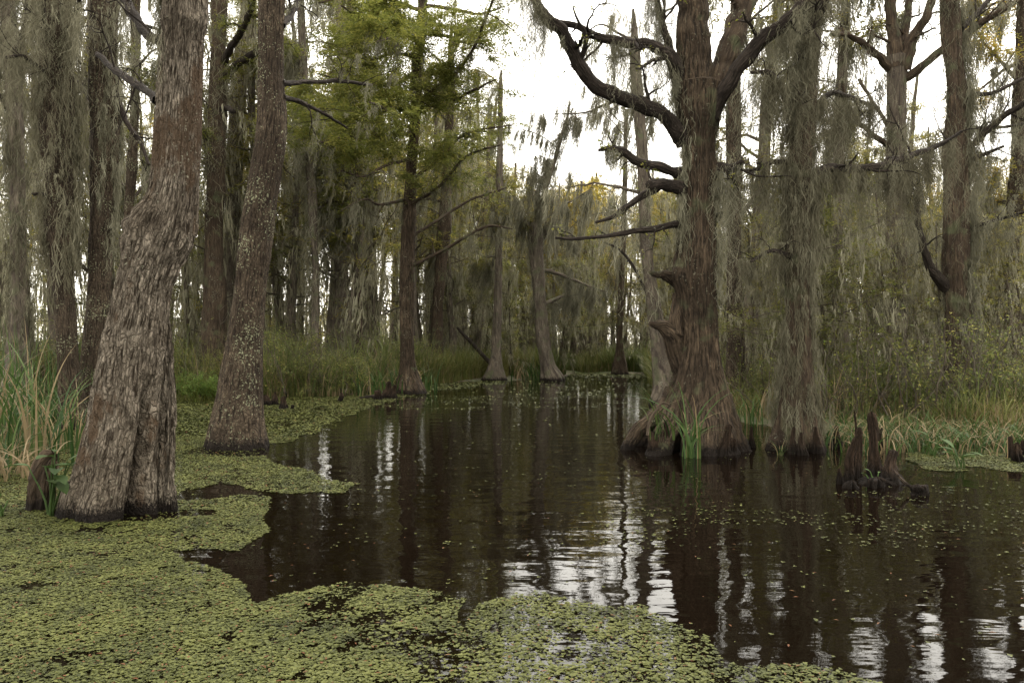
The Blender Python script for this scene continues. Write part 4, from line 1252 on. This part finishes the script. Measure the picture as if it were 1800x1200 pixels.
# ------------------------------------------------------------------ shrubs and vines of the right bank
def shrubproto(seed, H, nst, leafm, nleaf, lsz=.06):
    rg = np.random.default_rng(seed)
    mt, ml = MB(), MB()
    for k in range(nst):
        a = rg.uniform(0, 6.28)
        pp = grow([rg.normal(0, .2), rg.normal(0, .2), -.05], [np.cos(a) * .4, np.sin(a) * .4, 1], H * rg.uniform(.6, 1.1), 12, .16, .04, 0, rg)
        tube(mt, pp, np.linspace(.014, .004, 12), 5)
        tw = twigs(mt, pp, np.full(12, .008), 9, H * .35, rg, .004, .0, .05, .15, 2, 3)
        for q in tw + [pp[4:]]:
            m = rg.poisson(nleaf)
            if m:
                i = rg.integers(1, len(q), m)
                leaves(ml, np.repeat(q[i], 3, 0) + rg.normal(0, .025, (3 * m, 3)), lsz, .42, .35, rg)
    out = [('twigs', mt.mesh('twigs', M_BG))]
    if ml.n: out.append(('leaves', ml.mesh('leaves', leafm)))
    return out


M_YEL = leafmat('leaves_yellow_green', [(0, (.08, .13, .025)), (.6, (.16, .22, .04)), (1, (.35, .34, .05))], .4)
M_DULL = leafmat('leaves_dull_green', [(0, (.07, .095, .022)), (.7, (.15, .165, .04)), (1, (.28, .25, .07))], .4)
SH = [shrubproto(301, 1.9, 8, M_DULL, 2.6, .05), shrubproto(302, 1.6, 9, M_YEL, .25, .05), shrubproto(303, 2.3, 9, M_DULL, .9, .055), shrubproto(304, 1.2, 9, M_DULL, 3., .045)]
rg = np.random.default_rng(404)
for k in range(50):
    px = rg.uniform(1260, 1950)
    d = shore(px) + rg.uniform(.3, 9)
    plant(SH[rg.integers(4)], 'bank_shrub', ((px - 900) / F * d, d, 0), rg.uniform(0, 6.28), rg.uniform(.7, 1.3), 'thin twiggy shrub with sparse yellow green leaves on the right bank', 'shrub', 'twiggy shrubs on the right bank')
for k in range(90):
    px = rg.uniform(-200, 745)
    d = shore(px) + rg.uniform(.1, 5)
    plant(SH[[0, 3, 2][rg.integers(3)]], 'bank_shrub', ((px - 900) / F * d, d, 0), rg.uniform(0, 6.28), rg.uniform(.7, 1.2), 'thin twiggy shrub in the tall grass of the left bank', 'shrub', 'twiggy shrubs on the left bank')


# ------------------------------------------------------------------ knees, stumps, sticks
def knee(px, py, h, r, seed, label, group=None, d=None, name='cypress_knee', cat='cypress knee', mat=None, tip=True, lean=.08):
    rg = np.random.default_rng(seed)
    d = d or CH * F / (py - 600)
    b = np.array([(px - 900) / F * d, d, 0])
    n = 34
    t = np.linspace(0, 1, n)
    ax = np.column_stack([b[0] + lean * h * rg.normal() * t ** 2 + .02 * noise(np.column_stack([t * 3, t * 0 + seed, t * 0])), b[1] + lean * h * rg.normal() * t, -.15 + (h + .15) * t])
    rad = r * ((1 - t) ** .9 * .62 + .38 + .10 * np.sin(t * 7 + seed)) * np.where(t > .93, np.sqrt(np.clip(1 - ((t - .93) / .08) ** 2, .05, 1)), 1)
    mb = MB(); tube(mb, ax, rad, 36, bark_disp(seed, r * .4, (5, .35, .25), None, r * .4, 5.))
    o = mb.build(name, mat or M_KNEE)
    # origin at the base
    me = o.data
    co = np.empty(len(me.vertices) * 3, np.float32); me.vertices.foreach_get('co', co)
    co = co.reshape(-1, 3) - b.astype(np.float32)
    me.vertices.foreach_set('co', co.ravel()); me.update(); o.location = b
    return tag(o, label, cat, group)


knee(1535, 838, .72, .07, 1, 'tallest reddish knee in the cluster standing in the right water')
knee(1510, 840, .56, .05, 2, 'second knee, dark footed, just left of the tallest knee')
knee(1486, 846, .50, .06, 3, 'knee at the left end of the right water cluster')
knee(1476, 850, .16, .05, 4, 'stubby low knee at the outer left foot of the cluster')
knee(1503, 806, .62, .03, 5, 'thin stick like knee behind the tallest one')
knee(1567, 850, .32, .12, 6, 'squat torn brown knee stump at the right end of the cluster', lean=.4)
knee(1616, 870, .10, .11, 7, 'low lump of root barely above the water right of the cluster', lean=.3)
knee(1540, 856, .10, .10, 8, 'low dark root lump in front of the tallest knee')
knee(1500, 858, .08, .09, 9, 'low dark root lump in front of the left cluster knee')
knee(1545, 850, .05, .30, 40, 'wide ragged dark root mass under the right water knees', name='root_mass', cat='root mass', lean=.1)
knee(1434, 800, .36, .06, 10, 'knee at the right foot of the moss draped tree', d=10.7)
knee(1410, 800, .3, .06, 11, 'knee in front of the moss draped tree', d=10.5)
knee(1395, 800, .36, .05, 12, 'slim knee at the left front of the moss draped tree', d=10.6)
knee(1270, 790, .42, .07, 13, 'pale knee leaning on the right foot of the great cypress', d=10.5)
knee(1287, 792, .22, .06, 14, 'short knee at the right foot of the great cypress', d=10.6)
knee(1297, 788, .18, .05, 15, 'small orange tipped knee beside the right root of the great cypress', d=10.9)
knee(1150, 795, .3, .1, 16, 'knobbly knee before the left root of the great cypress', d=10.6)
knee(1168, 790, .42, .07, 17, 'upright knee between the left roots of the great cypress', d=10.7)
knee(1320, 785, .3, .05, 18, 'lone knee in the gap between the two big trees', d=11.3)
knee(498, 718, .28, .1, 19, 'split brown stump knee on the mat right of the lichen trunk')
knee(513, 719, .1, .05, 20, 'tiny dark knee beside the split stump')
knee(598, 705, .22, .07, 21, 'small upright knee on the mat before the left bank')
knee(470, 712, .25, .1, 22, 'dark low knee touching the lichen trunk at its right')
knee(482, 711, .3, .09, 23, 'knee between the lichen trunk and the split stump')
knee(680, 700, .45, .12, 24, 'tall ragged stump at the tip of the left bank')
knee(692, 700, .35, .1, 25, 'second ragged stump at the tip of the left bank')
knee(668, 702, .25, .14, 26, 'squat stump with a bare pale root at the left bank')
knee(1775, 805, .28, .05, 27, 'thin knee at the right picture edge')
knee(1792, 812, .24, .12, 28, 'hollow brown stump at the right picture edge')
knee(1800, 800, .2, .07, 29, 'stump behind the hollow one at the right edge')
knee(1545, 790, .3, .06, 30, 'short knee on the mud behind the cluster')
knee(1470, 785, .3, .08, 31, 'knee on the mud left behind the cluster')


def stick(name, label, pts, d, dd=0., mat=None, cat='branch', sides=10, tw=0):
    q = limb_pts(pts, d, dd)
    cr = catmull(q, 40)
    mb = MB()
    pa = cr[:, :3] - q[0, :3]
    tube(mb, pa, cr[:, 3].clip(.003), sides, bark_disp(3, .004))
    if tw: twigs(mb, pa, cr[:, 3].clip(.003), tw, .4, np.random.default_rng(1), levels=2)
    o = mb.build(name, mat or M_DEAD)
    o.location = q[0, :3]
    return tag(o, label, cat)


stick('dead_branch', 'dark leaning dead pole against the spreading foot of the far slim tree', [(868, 644, 8), (845, 620, 7), (830, 603, 7), (815, 588, 6), (804, 576, 4)], 31., 1., M_LIMB)
stick('fallen_log', 'low log lying along the tip of the left bank', [(625, 703, 8), (650, 700, 12), (672, 698, 14), (690, 694, 8)], 21.)
stick('dead_branch', 'bare pale root arching before the left root of the great cypress', [(1138, 765, 5), (1142, 740, 5), (1155, 718, 4), (1165, 708, 4), (1176, 712, 3)], 10.2)
stick('fallen_log', 'half sunk dark log behind the cypress knees', [(1455, 784, 10), (1500, 781, 13), (1550, 780, 13), (1590, 786, 8)], 11.6, .5, M_LIMB)
stick('dead_branch', 'thin root trailing over the water right of the knee cluster', [(1580, 838, 4), (1596, 852, 5), (1614, 862, 5), (1634, 866, 3)], 7.9)
stick('bare_sapling', 'leafless thin sapling leaning over the channel from the far right side', [(1160, 680, 6), (1150, 560, 5), (1120, 480, 5), (1090, 440, 4), (1060, 425, 3)], 22., 0, M_LIMB, 'sapling', tw=14)

# ------------------------------------------------------------------ light, sky, camera
sc = bpy.context.scene
w = bpy.data.worlds.new('World'); sc.world = w; w.use_nodes = True
nt = w.node_tree
bg = nt.nodes['Background']
sky = nt.nodes.new('ShaderNodeTexSky'); sky.sky_type = 'NISHITA'; sky.sun_disc = False
SE, SR = math.radians(50), math.radians(28)
sky.sun_elevation = SE; sky.sun_rotation = SR
sky.air_density = 1.; sky.dust_density = 4.; sky.ozone_density = 1.
hs = nt.nodes.new('ShaderNodeHueSaturation'); hs.inputs['Saturation'].default_value = .2
nt.links.new(sky.outputs[0], hs.inputs['Color'])
# thin bright overcast veiling the clear sky
veil = nt.nodes.new('ShaderNodeMix'); veil.data_type = 'RGBA'; veil.inputs[0].default_value = .6
veil.inputs[7].default_value = (12.7, 12.0, 10.4, 1)
nt.links.new(hs.outputs[0], veil.inputs[6]); nt.links.new(veil.outputs[2], bg.inputs['Color'])
bg.inputs['Strength'].default_value = .15
sl = bpy.data.lights.new('sun', 'SUN'); sl.energy = .9; sl.angle = math.radians(30); sl.color = (1, .95, .88)
so = bpy.data.objects.new('sun', sl); COL.objects.link(so)
# direction towards the sun
sdv = np.array([math.sin(SR) * math.cos(SE), math.cos(SR) * math.cos(SE), math.sin(SE)])
from mathutils import Vector
so.rotation_euler = Vector(sdv).to_track_quat('Z', 'Y').to_euler()
so.location = (0, 0, 30)

cam = bpy.data.cameras.new('camera'); co = bpy.data.objects.new('camera', cam); COL.objects.link(co)
cam.sensor_width = 36; cam.lens = 28; cam.clip_end = 2000; cam.clip_start = .05
co.location = (0, 0, CH); co.rotation_euler = (math.pi / 2, 0, 0)
sc.camera = co
sc.view_settings.view_transform = 'Standard'; sc.view_settings.look = 'None'
sc.view_settings.exposure = 1.3; sc.view_settings.gamma = 1
sc.cycles.max_bounces = 6; sc.cycles.diffuse_bounces = 3; sc.cycles.glossy_bounces = 3; sc.cycles.transmission_bounces = 4; sc.cycles.transparent_max_bounces = 8
